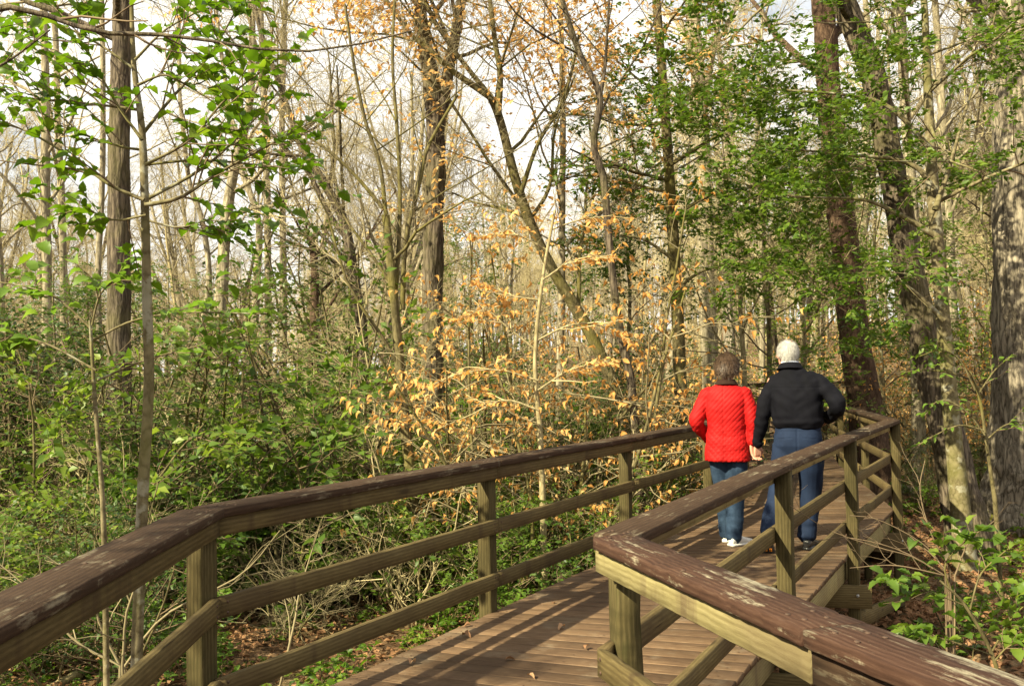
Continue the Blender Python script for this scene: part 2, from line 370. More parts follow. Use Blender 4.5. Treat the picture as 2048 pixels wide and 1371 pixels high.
# ------------------------------------------------------------------ ground
def gz(x, y):
    x = np.asarray(x, float); y = np.asarray(y, float)
    z = -1.17 + .10 * np.sin(x * .55 + 1.3) * np.cos(y * .42) + .06 * np.sin(x * 1.7 + y * 1.3) + .03 * np.sin(3.1 * x - 2.2 * y)
    far = np.maximum(y - 34, 0); z = z + .085 * far * (1 - np.exp(-far / 22)) * np.clip(1.0 + x / 60, .40, 1.6) * np.exp(-far / 260)
    return z
gx = np.sinh(np.linspace(-5.6, 5.6, 170)) / np.sinh(5.6) * 620; gx = np.where(np.abs(gx) < 1e9, gx, 0)
ux = np.linspace(-1, 1, 200); gx = 26 * ux + 600 * ux ** 5; gy = 22 + 40 * ux + 620 * ux ** 5
XX, YY = np.meshgrid(gx, gy); ZZ = gz(XX, YY)
n = len(ux); idx = np.arange(n * n).reshape(n, n)
gf = np.stack([idx[:-1, :-1], idx[:-1, 1:], idx[1:, 1:], idx[1:, :-1]], -1).reshape(-1, 4)
ground = part('ground', mesh_np('ground', np.stack([XX, YY, ZZ], -1).reshape(-1, 3), [gf], [M['ground']])); ground['kind'] = 'structure'

# ------------------------------------------------------------------ boardwalk
# rail lines in plan (metres): left = inner face of the left railing, right = outer edge of the right cap
LP = [(-.98, -3.0), (-1.06, -.70), (-1.14, 1.73), (-1.243, 4.17), (-.105, 6.33), (1.033, 8.49), (2.17, 10.65), (2.95, 13.1), (3.75, 15.6), (4.7, 19.8), (5.65, 24.0), (6.7, 24.5), (7.7, 25.0)]
LZ = [0, 0, 0, 0, 0, 0, 0, 0, 0, .12, .26, .30, .32]
RP = [(2.75, -3.0), (1.55, -.30), (.735, 2.12), (.40, 3.40), (1.62, 5.80), (2.82, 8.15), (4.18, 10.70), (4.70, 13.1), (5.28, 15.8), (6.1, 19.2), (6.9, 22.3), (7.5, 22.7), (8.1, 23.1)]
RZ = [0, 0, 0, 0, 0, 0, 0, 0, 0, .10, .26, .30, .32]
LP = [np.array(p) for p in LP]; RP = [np.array(p) for p in RP]

def board_mesh(Lg, Wd, Th, a0=0., a1=0., nseg=8, jit=.0015, ch=.006, mat=None, name='board'):
    """a board along local x (0..Lg), centred in y, z from 0 to Th; ends cut at mitre angles (tangents a0,a1)"""
    hy = Wd / 2; c = ch
    prof = np.array([(-hy, c), (-hy + c, 0), (hy - c, 0), (hy, c), (hy, Th - c), (hy - c, Th), (-hy + c, Th), (-hy, Th - c)])
    k = len(prof); V = []
    for i in range(nseg + 1):
        s = i / nseg
        x0 = prof[:, 0] * a0; x1 = Lg + prof[:, 0] * a1
        x = x0 + (x1 - x0) * s
        j = rng.normal(size=(k, 2)) * jit
        if jit > 0:
            w = (rng.random(k) > .90) * rng.random(k) * jit * 5
            j[:, 0] -= np.sign(prof[:, 0]) * w; j[4:, 1] -= w[4:]
        V.append(np.stack([x, prof[:, 0] + j[:, 0], prof[:, 1] + j[:, 1]], -1))
    V = np.concatenate(V); idx = np.arange((nseg + 1) * k).reshape(-1, k); nx = np.roll(idx, -1, 1)
    F4 = np.stack([idx[:-1], idx[1:], nx[1:], nx[:-1]], -1).reshape(-1, 4)
    caps = np.stack([idx[0], idx[-1][::-1]])
    return mesh_np(name, V, [F4, caps], [mat], smooth=False)

def place(o, p, q, zc, roll=0):
    d = q - p; o.location = (*p, zc); o.rotation_euler = (roll, 0, math.atan2(d[1], d[0]))
def nrm(p, q): d = (q - p) / np.linalg.norm(q - p); return np.array((d[1], -d[0]))   # to the right of travel
def miters(pts, off):
    """offset polyline by off to the right, mitred; also tangents of the mitre at each end of each segment"""
    n = len(pts); out = []; tan = []
    for i in range(n):
        if i == 0: v = nrm(pts[0], pts[1]); out.append(pts[0] + v * off); tan.append(0.); continue
        if i == n - 1: v = nrm(pts[-2], pts[-1]); out.append(pts[-1] + v * off); tan.append(0.); continue
        a, b = nrm(pts[i - 1], pts[i]), nrm(pts[i], pts[i + 1])
        m = (a + b); m /= np.linalg.norm(m); out.append(pts[i] + m * off / max(m @ a, .3))
        ang = math.atan2(a[0] * b[1] - a[1] * b[0], a @ b); tan.append(math.tan(ang / 2))
    return out, tan

RAILH = [('cap', .925, .963), ('band', .845, .9235), ('mid', .50, .588), ('low', .158, .248)]
def railing(root, pts, zs, side, capw, band_mat, near):
    """side=+1: deck lies to the right of travel (left railing); -1: deck lies to the left"""
    root_loc = np.array(root.location)
    def B(name, p, q, zp, zq, wd, th, a0, a1, mat, ns, jit=.0006):
        d = q - p; Lg = float(np.linalg.norm(d)); 
        me = board_mesh(Lg, wd, th, a0, a1, ns, jit, min(.0035, th * .15), mat, name)
        o = part(name, me, root); o.location = (p[0] - root_loc[0], p[1] - root_loc[1], zp - root_loc[2])
        o.rotation_euler = (0, -math.atan2(zq - zp, Lg), math.atan2(d[1], d[0])); return o
    # pts = inner face line of the band (deck side)
    cpts, tan = miters(pts, -side * (capw / 2 - .022))
    bpts, _ = miters(pts, -side * .019)
    for i in range(len(pts) - 1):
        ns = 30 if i in near else 6
        t0, t1 = tan[i], tan[i + 1]
        g = .0015
        d = (cpts[i + 1] - cpts[i]); d = d / np.linalg.norm(d)
        cm = M['cap_old'] if (side < 0 and i in (1, 2)) else M['cap']
        B('cap_board', cpts[i] + d * g, cpts[i + 1] - d * g, zs[i] + .925, zs[i + 1] + .925, capw, .038, -t0, t1, cm, ns * 2 if i in near else 6, .0006)
        for nm, z0, z1 in RAILH[1:]:
            sag = 0
            mat = band_mat if nm == 'band' and i in near else M['rail']
            if side < 0 and i == 1 and nm == 'band': mat = M['cap']
            d = (bpts[i + 1] - bpts[i]); d = d / np.linalg.norm(d)
            B('band_board' if nm == 'band' else 'side_rail', bpts[i] + d * .002, bpts[i + 1] - d * .002, zs[i] + z0, zs[i + 1] + z0, .037, z1 - z0, -t0, t1, mat, ns)
def post(root, xy, ang, ztop, mat=None, size=.092, zbot=None):
    b = float(gz(xy[0], xy[1])) - .25 if zbot is None else zbot
    me = board_mesh(ztop - b, size, size, 0, 0, 10, .0018, .006, mat or M['post'], 'post')
    o = part('post', me, root); l = root.location
    # local x -> up
    mt = Matrix.Translation((xy[0] - l.x, xy[1] - l.y, b - l.z)) @ Matrix.Rotation(ang, 4, 'Z') @ Matrix.Rotation(-math.pi / 2, 4, 'Y') @ Matrix.Translation((0, 0, -size / 2))
    o.matrix_local = mt; return o
def seg_ang(a, b): d = b - a; return math.atan2(d[1], d[0])

lrail = thing('railing', 'brown topped timber railing on the outer side of the bend, behind the red jacket', 'railing', (*LP[3], 0))
railing(lrail, LP, LZ, +1, .185, M['rail'], (2, 3, 4))
for i, p in enumerate(LP):
    a, b = LP[max(i - 1, 0)], LP[min(i + 1, len(LP) - 1)]
    nn = nrm(a, b); ang = seg_ang(LP[i], LP[i + 1]) if i < len(LP) - 1 else seg_ang(a, p)
    post(lrail, p - nn * (.037 + .048), ang, LZ[i] + .9235)

# right railing: RP is the outer cap edge; build from the deck-side line
def inner_line(pts, off): o, _ = miters(pts, -off); return o
RIN = inner_line(RP, .125)
RIN[3] = np.array((.262, 3.32))
rrail = thing('railing', 'weathered timber railing with the sharp corner, flaking brown cap and pale band', 'railing', (*RP[3], 0))
railing(rrail, RIN, RZ, -1, .16, M['band'], (1, 2, 3, 4, 5))
for i, p in enumerate(RP):
    a, b = RP[max(i - 1, 0)], RP[min(i + 1, len(RP) - 1)]
    nn = nrm(RIN[max(i - 1, 0)], RIN[min(i + 1, len(RP) - 1)])
    ang = seg_ang(RP[i], RP[i + 1]) if i < len(RP) - 1 else seg_ang(a, p)
    xy = RIN[i] + nn * (.037 + .048)
    if i == 3: xy = np.array((.375, 3.40)); ang = seg_ang(RP[2], RP[3])
    post(rrail, xy, ang, RZ[i] + .9235)

# deck: a plank is laid from the left line to the right line
deck = thing('boardwalk', 'timber boardwalk of grooved brown planks bending through the wood', 'boardwalk', (0, 0, 0), kind='structure')
del deck['category']
LE, _ = miters(LP, -.036); RE = inner_line(RP, .088); RE[3] = RIN[3] + np.array((.03, .02))
def plank(L0, L1, R0, R1, z0, z1):
    Lm, Rm = (L0 + L1) / 2, (R0 + R1) / 2; ang = seg_ang(Lm, Rm); ca, sa = math.cos(-ang), math.sin(-ang)
    g = .004; th = .036
    ov = rng.normal() * .0015
    c = []
    for p, s, e in ((L0, 1, -1), (R0, 1, 1), (R1, -1, 1), (L1, -1, -1)):
        q = p - Lm; x, y = q[0] * ca - q[1] * sa, q[0] * sa + q[1] * ca; c.append((x + e * (.012 + ov), y + s * g))
    c = np.array(c); b = .004
    cen = c.mean(0); ins = np.sign(c - cen) * b
    tilt = rng.normal(size=4) * .0012
    V = [(*p, -th) for p in c] + [(*p, -b + t) for p, t in zip(c, tilt)] + [(*(p - i_), t) for p, i_, t in zip(c, ins, tilt)]
    # winding: c is L0,R0,R1,L1
    F = [(3, 2, 1, 0)]
    for k in range(4):
        n_ = (k + 1) % 4; F.append((k, n_, 4 + n_, 4 + k)); F.append((4 + k, 4 + n_, 8 + n_, 8 + k))
    F.append((8, 9, 10, 11))
    me = mesh_np('plank', np.array(V), [np.array(F)], [M['deck']], smooth=False)
    o = part('plank', me, deck); o.location = (*Lm, (z0 + z1) / 2); o.rotation_euler = (0, 0, ang)
for i in range(0, 12):
    a0, a1, b0, b1 = LE[i], LE[i + 1], RE[i], RE[i + 1]
    nl = (np.linalg.norm(a1 - a0) + np.linalg.norm(b1 - b0)) / 2
    m = max(1, round(nl / .143)) if i < 10 else max(1, round(nl / .29))
    for k in range(m):
        s, e = k / m, (k + 1) / m
        plank(a0 + (a1 - a0) * s, a0 + (a1 - a0) * e, b0 + (b1 - b0) * s, b0 + (b1 - b0) * e, LZ[i] + (LZ[i + 1] - LZ[i]) * s, LZ[i] + (LZ[i + 1] - LZ[i]) * e)
nails = Geo(); oc = np.arange(6) * math.pi / 3
for o in list(deck.children):
    if not (3 < o.location.y < 12): continue
    ca, sa = math.cos(o.rotation_euler.z), math.sin(o.rotation_euler.z)
    for fx in (.06, .86, 1.66):
        for yy in (-.042, .042):
            x_, y_ = fx + rng.normal() * .008, yy + rng.normal() * .006; c_ = np.array((o.location.x + x_ * ca - y_ * sa, o.location.y + x_ * sa + y_ * ca, .0032))
            nails.add(c_ + .0055 * np.stack([np.cos(oc), np.sin(oc), 0 * oc], -1), [np.array([list(range(6))])])
part('nail_heads', nails.mesh('nail_heads', [M['steel_rust']], smooth=False), deck, kind='stuff')
# joists, beams and braces below
def under(name, p, q, zp, zq, wd, th, mat):
    d = q - p; Lg = float(np.linalg.norm(d)); o = part(name, board_mesh(Lg, wd, th, 0, 0, 5, .0015, .005, mat, name), deck)
    o.location = (p[0], p[1], zp); o.rotation_euler = (0, -math.atan2(zq - zp, Lg), math.atan2(d[1], d[0]))
jl, _ = miters(LE, .02 + .02); jr, _ = miters(RE, -.04)
for i in range(12):
    under('rim_joist', jl[i], jl[i + 1], LZ[i] - .235, LZ[i + 1] - .235, .038, .195, M['rail'])
    under('rim_joist', jr[i], jr[i + 1], RZ[i] - .235, RZ[i + 1] - .235, .038, .195, M['band'])
    if i < 10: under('joist', (jl[i] + jr[i]) / 2, (jl[i + 1] + jr[i + 1]) / 2, LZ[i] - .235, LZ[i + 1] - .235, .038, .195, M['rail'])
for i in range(1, 11):
    n_ = (RE[i] - LE[i]) / np.linalg.norm(RE[i] - LE[i])
    d_ = np.array((-n_[1], n_[0]))
    under('beam', LE[i] - n_ * .15 - d_ * .07, RE[i] + n_ * .17 - d_ * .07, LZ[i] - .435, RZ[i] - .435, .04, .19, M['rail'])
for i in (4, 5, 6):
    p, q = RP[i] + nrm(RP[i], RP[i + 1]) * -.02, RP[i + 1]
    under('brace', p, q, -.62, -1.02, .038, .14, M['rail'])
def bolt(p, ang):
    k = 8; a = np.arange(k) * 2 * np.pi / k; V = [(0, .013 * math.cos(t), .013 * math.sin(t)) for t in a] + [(.009, .010 * math.cos(t), .010 * math.sin(t)) for t in a]
    F = [np.array([(j, (j + 1) % k, k + (j + 1) % k, k + j) for j in range(k)]), np.array([list(range(k, 2 * k))])]
    o = part('bolt', mesh_np('bolt', V, F, [M['steel']], smooth=False), deck); o.location = p; o.rotation_euler = (0, 0, ang)
for i in (4, 5, 6):
    n_ = (RE[i] - LE[i]) / np.linalg.norm(RE[i] - LE[i]); d_ = np.array((-n_[1], n_[0])); q = RE[i] + n_ * .06 - d_ * .091
    bolt((*q, -.33), math.atan2(-d_[1], -d_[0]))

# ------------------------------------------------------------------ trees
MARKS = [((px - 1024) / FPX * d, d, w) for px, d, w in ((440, 4.3, 'the outer railing bend'), (285, 5.5, 'the broad leaved sapling'), (240, 15., 'the tall dark trunk'), (445, 21., 'the smooth grey trunk'), (565, 27., 'the pale slender trunk'), (710, 20., 'the left leaning bare trunk'),
         (92, 22., 'the grey forest trunk'), (810, 11.5, 'the olive slim trunk'), (865, 15., 'the forked ridged trunk'), (1120, 16., 'the thin grey upright trunk'), (1250, 14., 'the diagonal beech'), (1365, 15.5, 'the straight sunlit holly'), (1420, 23., 'the trunk behind the red jacket'),
         (1608, 20., 'the pale tan sapling'), (1740, 19., 'the brown flaky trunk'), (1835, 22., 'the grey upright trunk'), (1935, 14.6, 'the dark leaning trunk'), (2040, 16.3, 'the thick ridged trunk'))]
def near_mark(x, y):
    m = min(MARKS, key=lambda q: math.hypot(q[0] - x, q[1] - y)); return 'near ' + m[2] if math.hypot(m[0] - x, m[1] - y) < 5 else 'behind ' + min(MARKS[2:], key=lambda q: abs(q[0] / q[1] - x / y) + (0 if q[1] < y else 9))[2]
SH = {'kite': leaf_shape('kite'), 'oval': leaf_shape('oval'), 'holly': leaf_shape('holly', .2, .12), 'oval_curl': leaf_shape('oval', .5, .3)}
def trunk_tube(G, P, Rd, sides, rough=.06, mi=0, ridge=0.):
    if ridge:
        n0 = len(P); P = resample(P, 150); Rd = np.interp(np.linspace(0, 1, 150), np.linspace(0, 1, n0), Rd); sides = 60
    V, F = tubes(P[None], Rd[None], sides)
    c = np.repeat(P, sides, 0); d = V - c
    th = np.tile(np.arange(sides) * 2 * np.pi / sides, len(P)); zz = np.repeat(np.linspace(0, len(P) * .7, len(P)), sides)
    ph = rng.random(4) * 6
    k = 1 + rough * (np.sin(3 * th + ph[0] + zz * .6) + .7 * np.sin(5 * th - zz * .8 + ph[1]) + .5 * np.sin(2 * th + 1.7 * zz + ph[2])) + rough * .4 * rng.normal(size=len(V))
    if ridge:
        ln_ = np.concatenate([[0], np.cumsum(np.linalg.norm(np.diff(P, axis=0), axis=1))]); zl = np.repeat(ln_, sides); rr = np.repeat(Rd, sides)
        fr = rr.mean() * 2 * np.pi / .075 / (2 * np.pi)
        nv = np.array([mnoise.noise(Vector((math.cos(a) * fr * 1.1, math.sin(a) * fr * 1.1, b * 2.6))) + .5 * mnoise.noise(Vector((math.cos(a) * fr * 2.3, math.sin(a) * fr * 2.3, b * 7. + 9))) for a, b in zip(th, zl)])
        k = k + (np.abs(nv) ** .7 * 1.6 - .55) * ridge
        root_ = np.exp(-(zl) / .45); k = k + root_ * .22 * np.maximum(0, np.sin(th * 4 + ph[3]) + .5 * np.sin(th * 7 + ph[1]))
    G.add(c + d * k[:, None], F, mi)
def limb_px(pts, d, w, n=22, z_end=None):
    dd = np.broadcast_to(d, (len(pts),)); P = np.array([pix(x, y, q) for (x, y), q in zip(pts, dd)])
    ww = np.interp(np.linspace(0, 1, n), np.linspace(0, 1, len(w)), w) if len(w) > 1 else np.full(n, w[0])
    Q = resample(P, n); return Q, ww * np.mean(dd) / FPX / 2
def crown_levels(polys, spec):
    """polys: list of (P,R,n,t0,t1). spec: list of level dicts. returns list of (P,R) per level"""
    out = []; first = spec[0]
    a = [spawn(P[None], Rr[None], n_, t0, t1, **first) for P, Rr, n_, t0, t1 in polys]
    cur = (np.concatenate([x[0] for x in a]), np.concatenate([x[1] for x in a])); out.append(cur)
    for lv in spec[1:]:
        lv = dict(lv); n_, t0, t1 = lv.pop('n'), lv.pop('t0', .2), lv.pop('t1', 1.)
        cur = spawn(cur[0], cur[1], n_, t0, t1, **lv); out.append(cur)
    return out
SIDES = [6, 4, 3, 3, 3]
def build_tree(name, label, cat, base, limbs, lv, bark_m, twig_m, leaf=None, group=None, sides=14, rough=.06, flare=1.35, extra=None):
    """limbs: list of (P,R) with the trunk first; lv: crown levels; leaf: (mat, shape, n, size, kwargs)"""
    root = thing(name, label, cat, tuple(base), group)
    G = Geo()
    for j, (P, Rd) in enumerate(limbs):
        Rd = Rd.copy()
        if j == 0:
            h = P[:, 2] - P[0, 2]; Rd *= 1 + (flare - 1) * np.exp(-h / (Rd[0] * 3.5 + .05))
        trunk_tube(G, P, Rd, sides if j == 0 else max(6, sides - 4), rough, 0, .075 if (j == 0 and sides >= 15) else 0.)
    part('trunk', G.mesh('trunk', [bark_m], off=base), root)
    G = Geo(); nb = len(lv)
    for j, (P, Rd) in enumerate(lv):
        V, F = tubes(P, Rd, SIDES[min(j, 4)]); G.add(V, F, 0 if j == 0 else 1)
    if len(lv): part('crown' if not leaf else 'branches', G.mesh('crown', [bark_m, twig_m], off=base), root)
    if leaf:
        G = Geo()
        for (mat_i, shape, src, n_, kw) in leaf['sets']:
            p, d, u, s = leaf_sites(lv[src][0], n_, **kw)
            keep = rng.random(len(p)) < leaf.get('keep', 1.)
            V, F = leaves(p[keep], d[keep], u[keep], s[keep], SH[shape]); G.add(V, F, mat_i)
        part('crown', G.mesh('leaves', leaf['mats'], off=base), root)
    return root
def ground_base(P, Rd):
    """carry a trunk down into the ground"""
    z = float(gz(P[0, 0], P[0, 1])) - .12
    if P[0, 2] > z + .05:
        k = max(3, int((P[0, 2] - z) / .35)); d = P[0] - P[2]; d = d / max(abs(d[2]), .05) * .5
        zz = np.linspace(z, P[0, 2], k + 1)[:-1]; f = (P[0, 2] - zz)
        ext = np.stack([P[0, 0] + d[0] * f * .6, P[0, 1] + d[1] * f * .6, zz], -1)
        P = np.vstack([ext, P]); Rd = np.concatenate([np.full(k, Rd[0] * 1.02), Rd])
    return P, Rd
def grow_top(P, Rd, h, lean=.15, n=10):
    """carry a trunk on above the frame"""
    d = unit(P[-1] - P[-4]); q = [P[-1]]; 
    for i in range(n):
        d = unit(d + rng.normal(size=3) * lean * .35 + np.array((0, 0, .06))); q.append(q[-1] + d * h / n)
    return np.vstack([P, q[1:]]), np.concatenate([Rd, Rd[-1] * np.linspace(.97, .3, n)])

BARE = [dict(ang=48, lf=(1.6, 3.6), K=7, wob=.14, trop=.06, rf=.42), dict(n=6, ang=45, lf=(.7, 1.7), K=5, wob=.16, trop=.04, rf=.5),
        dict(n=5, ang=45, lf=(.35, .9), K=4, wob=.18, trop=.03, rf=.6, rmin=.003), dict(n=3, ang=42, lf=(.2, .5), K=3, wob=.2, trop=.02, rf=.7, rmin=.0024)]
HOLLY = [dict(ang=78, lf=(1.5, 2.9), K=7, wob=.10, trop=.025, rf=.34, flat=.35), dict(n=7, ang=52, lf=(.5, 1.2), K=5, wob=.14, trop=.03, rf=.5, flat=.4),
         dict(n=5, ang=48, lf=(.2, .5), K=4, wob=.16, trop=.02, rf=.6, flat=.3, rmin=.002)]
def hand(name, label, cat, pts, d, w, bark_m, twig_m, forks=(), top=6., nb=14, t0=.45, spec=None, leaf=None, sides=14, rough=.06, flare=1.35, group=None, side=None, sides_only=None):
    P, Rd = limb_px(pts, d, w); P, Rd = ground_base(P, Rd)
    if top: P, Rd = grow_top(P, Rd, top)
    limbs = [(P, Rd)]; polys = [(P, Rd, nb, t0, .98)]
    for fp, fd, fw, fn in forks:
        Q, Rq = limb_px(fp, fd, fw, 14)
        if fn > 5: Q, Rq = grow_top(Q, Rq, top * .45 + .3, n=6)
        limbs.append((Q, Rq)); polys.append((Q, Rq, fn, .3, .99))
    sp = [dict(x) for x in (spec or BARE)]
    if side is not None: sp[0]['side'] = side
    lv = crown_levels(polys, sp)
    return build_tree(name, label, cat, P[0], limbs, lv, bark_m, twig_m, leaf, group, sides, rough, flare)
hl = lambda mats, n=6, size=(.05, .085), keep=1., shape='kite': dict(mats=mats, sets=[(0, shape, 2, n, dict(size=size, t0=.15))], keep=keep)

# trunks one can tell apart in the photograph
hand('oak_tree', 'thick grey ridged trunk with moss at its foot, beside the leaning dark trunk', 'tree', [(2034, 1058), (2046, 900), (2046, 600), (2042, 250), (2046, -30)], 16.3, [118, 112, 106, 100, 96], M['bark_oak'], M['twig'], top=7, nb=16, t0=.62, sides=22, rough=.035, flare=1.25)
hand('oak_tree', 'dark leaning trunk beyond the end of the railing, bending left as it rises', 'tree', [(1942, 1092), (1915, 960), (1868, 760), (1845, 660), (1812, 505), (1787, 355), (1762, 225), (1746, 150), (1705, 48), (1680, -20)], 14.6, [76, 58, 54, 50, 47, 45], M['bark_dark'], M['twig'], top=6, nb=12, t0=.62, sides=18, rough=.04, flare=1.3)
hand('holly_tree', 'slim pale mottled holly trunk standing in front of the dark leaning trunk', 'tree', [(1928, 1092), (1905, 850), (1886, 640), (1866, 380), (1857, 200), (1850, 30)], 13.2, [38, 32, 28, 24, 18, 13], M['bark_holly'], M['twig_brown'],
     forks=[([(1866, 380), (1840, 340), (1790, 318), (1720, 312), (1600, 300)], 13.0, [14, 10, 6, 4], 9), ([(1870, 420), (1900, 330), (1925, 240)], 13.0, [13, 8, 5], 6), ([(1868, 470), (1800, 430), (1730, 400), (1640, 395)], 12.8, [13, 8, 4], 8),
            ([(1888, 640), (1830, 585), (1760, 545), (1650, 560)], 12.9, [11, 7, 4], 7), ([(1862, 300), (1780, 215), (1690, 190), (1560, 180)], 13.1, [12, 7, 4], 9)],
     top=3.5, nb=13, t0=.42, spec=HOLLY, leaf=hl([M['leaf_holly']], 10, (.065, .12)), sides=14, rough=.03)
hand('oak_tree', 'brown flaky trunk rising behind the man in the dark jacket', 'tree', [(1748, 935), (1722, 760), (1704, 640), (1690, 500), (1678, 380), (1667, 280), (1656, 150), (1644, -20)], 19., [66, 58, 54, 50, 46, 42], M['bark_brown'], M['twig'], top=7, nb=12, t0=.6, sides=16, rough=.04, flare=1.25)
hand('holly_tree', 'tall straight sunlit trunk with green leaves beside the red jacket', 'tree', [(1372, 985), (1362, 800), (1355, 640), (1345, 450), (1332, 250), (1312, -10)], 15.5, [30, 27, 25, 23, 20, 17], M['bark_slim'], M['twig_brown'],
     forks=[([(1345, 440), (1400, 400), (1470, 380), (1580, 365)], 15., [9, 6, 3], 9), ([(1340, 330), (1420, 280), (1500, 230), (1600, 215)], 14.8, [9, 6, 3], 9), ([(1350, 580), (1410, 540), (1500, 525)], 15., [8, 5, 3], 6), ([(1349, 520), (1290, 480), (1240, 470)], 15., [8, 5, 3], 5)],
     top=4, nb=17, t0=.45, spec=HOLLY, leaf=hl([M['leaf_holly']], 10, (.065, .115)), sides=12, rough=.03)
hand('oak_tree', 'grey trunk seen directly behind the person in red', 'tree', [(1428, 900), (1420, 740), (1412, 485), (1406, 306), (1386, 30)], 23., [38, 34, 33, 31, 28], M['bark_far_hazed'], M['twig_pale_hazed'], top=6, nb=12, t0=.55, sides=12)
bl = dict(mats=[M['leaf_beech']], sets=[(0, 'oval', 3, 4, dict(size=(.065, .105), t0=.2, droop=.5, upj=.7))], keep=.62)
hand('beech_tree', 'mossy diagonal beech trunk with sparse orange leaves, forking high up', 'tree', [(1262, 870), (1238, 800), (1180, 665), (1095, 520), (1040, 390), (1000, 240), (978, 190)], 14., [29, 26, 24, 22, 20, 17, 14], M['bark_slim'], M['twig'],
     forks=[([(978, 192), (906, 143), (860, 100), (820, 66), (765, -10)], 13.8, [15, 12, 10, 8], 5), ([(978, 190), (930, 130), (880, 60), (845, -10)], 14.2, [12, 9, 7], 5), ([(996, 232), (1000, 150), (990, 80), (978, -15)], 13.6, [14, 11, 9], 5),
            ([(1040, 390), (1075, 290), (1130, 190), (1160, 60)], 13.8, [10, 7, 5], 5), ([(1060, 440), (1100, 370), (1110, 260), (1150, 150)], 14.2, [9, 6, 4], 5)], top=0, nb=5, t0=.5, leaf=bl, sides=12, rough=.04)
hand('beech_tree', 'dark winding slender trunk curving up between the beech and the straight holly', 'tree', [(1262, 760), (1236, 640), (1216, 460), (1207, 357), (1187, 286), (1201, 194), (1161, 112), (1136, 40), (1120, -15)], 12.5, [17, 15, 14, 12, 10], M['bark_dark'], M['twig_brown'],
     forks=[([(1201, 194), (1210, 130), (1215, 50)], 12.5, [9, 7, 5], 6)], top=2.5, nb=9, t0=.5, sides=10)
hand('hornbeam_tree', 'thin grey upright trunk with a side branch rising to the right', 'tree', [(1118, 860), (1122, 640), (1124, 450), (1126, 250), (1120, -10)], 16., [17, 15, 13, 12, 10], M['bark_far_hazed'], M['twig_pale_hazed'],
     forks=[([(1130, 492), (1180, 445), (1265, 378), (1330, 350)], 15.8, [9, 7, 4], 7)], top=5, nb=12, t0=.4, sides=10)
hand('oak_tree', 'tall ridged trunk in mid wood forking into two, left of the beech', 'tree', [(862, 1010), (866, 800), (865, 600), (868, 420), (872, 280), (862, 160), (846, 70), (838, -15)], 15.0, [46, 42, 40, 38, 36, 28, 24], M['bark_dark'], M['twig'],
     forks=[([(872, 280), (892, 175), (905, 100), (925, -15)], 15.0, [27, 23, 20], 6)], top=6, nb=8, t0=.6, sides=16, rough=.05)
hand('hornbeam_tree', 'olive slim trunk dividing into long bare curving limbs, beside the ridged forked trunk', 'tree', [(822, 960), (806, 800), (790, 620), (772, 430)], 11.5, [24, 21, 18, 16], M['bark_slim'], M['twig'],
     forks=[([(772, 430), (760, 330), (730, 240), (708, 130), (690, 10)], 11.5, [10, 8, 6], 4), ([(765, 415), (710, 350), (655, 300), (610, 270)], 11.2, [9, 7, 4], 4), ([(805, 620), (812, 480), (838, 370), (858, 290), (915, 190)], 11.8, [12, 9, 6], 4),
            ([(790, 600), (800, 420), (795, 270), (785, 120), (790, -10)], 11.6, [10, 8, 6], 4)], top=0, nb=3, t0=.5, sides=10)
hand('oak_tree', 'tall dark trunk behind the broad leaved sapling', 'tree', [(240, 860), (238, 700), (238, 500), (238, 300), (243, 120), (246, -20)], 15., [50, 46, 43, 41, 38, 36], M['bark_dark'], M['twig'], top=7, nb=12, t0=.6, sides=16, rough=.04)
hand('hornbeam_tree', 'bare trunk leaning left over the thicket, with a parallel limb', 'tree', [(722, 640), (708, 560), (690, 450), (650, 370), (600, 285), (570, 200), (520, 60)], 20., [24, 22, 20, 18, 15, 12, 9], M['bark_dark'], M['twig'],
     forks=[([(695, 480), (660, 430), (620, 350), (580, 310)], 20., [13, 10, 7], 6)], top=3, nb=12, t0=.3, sides=10)
hand('maple_tree', 'smooth grey trunk leaning slightly left in the bare thicket', 'tree', [(438, 700), (445, 560), (452, 440), (470, 330), (500, 200), (505, 20)], 21., [27, 25, 23, 20, 16, 13], M['bark_far_hazed'], M['twig_pale_hazed'], top=5, nb=12, t0=.4, sides=10)
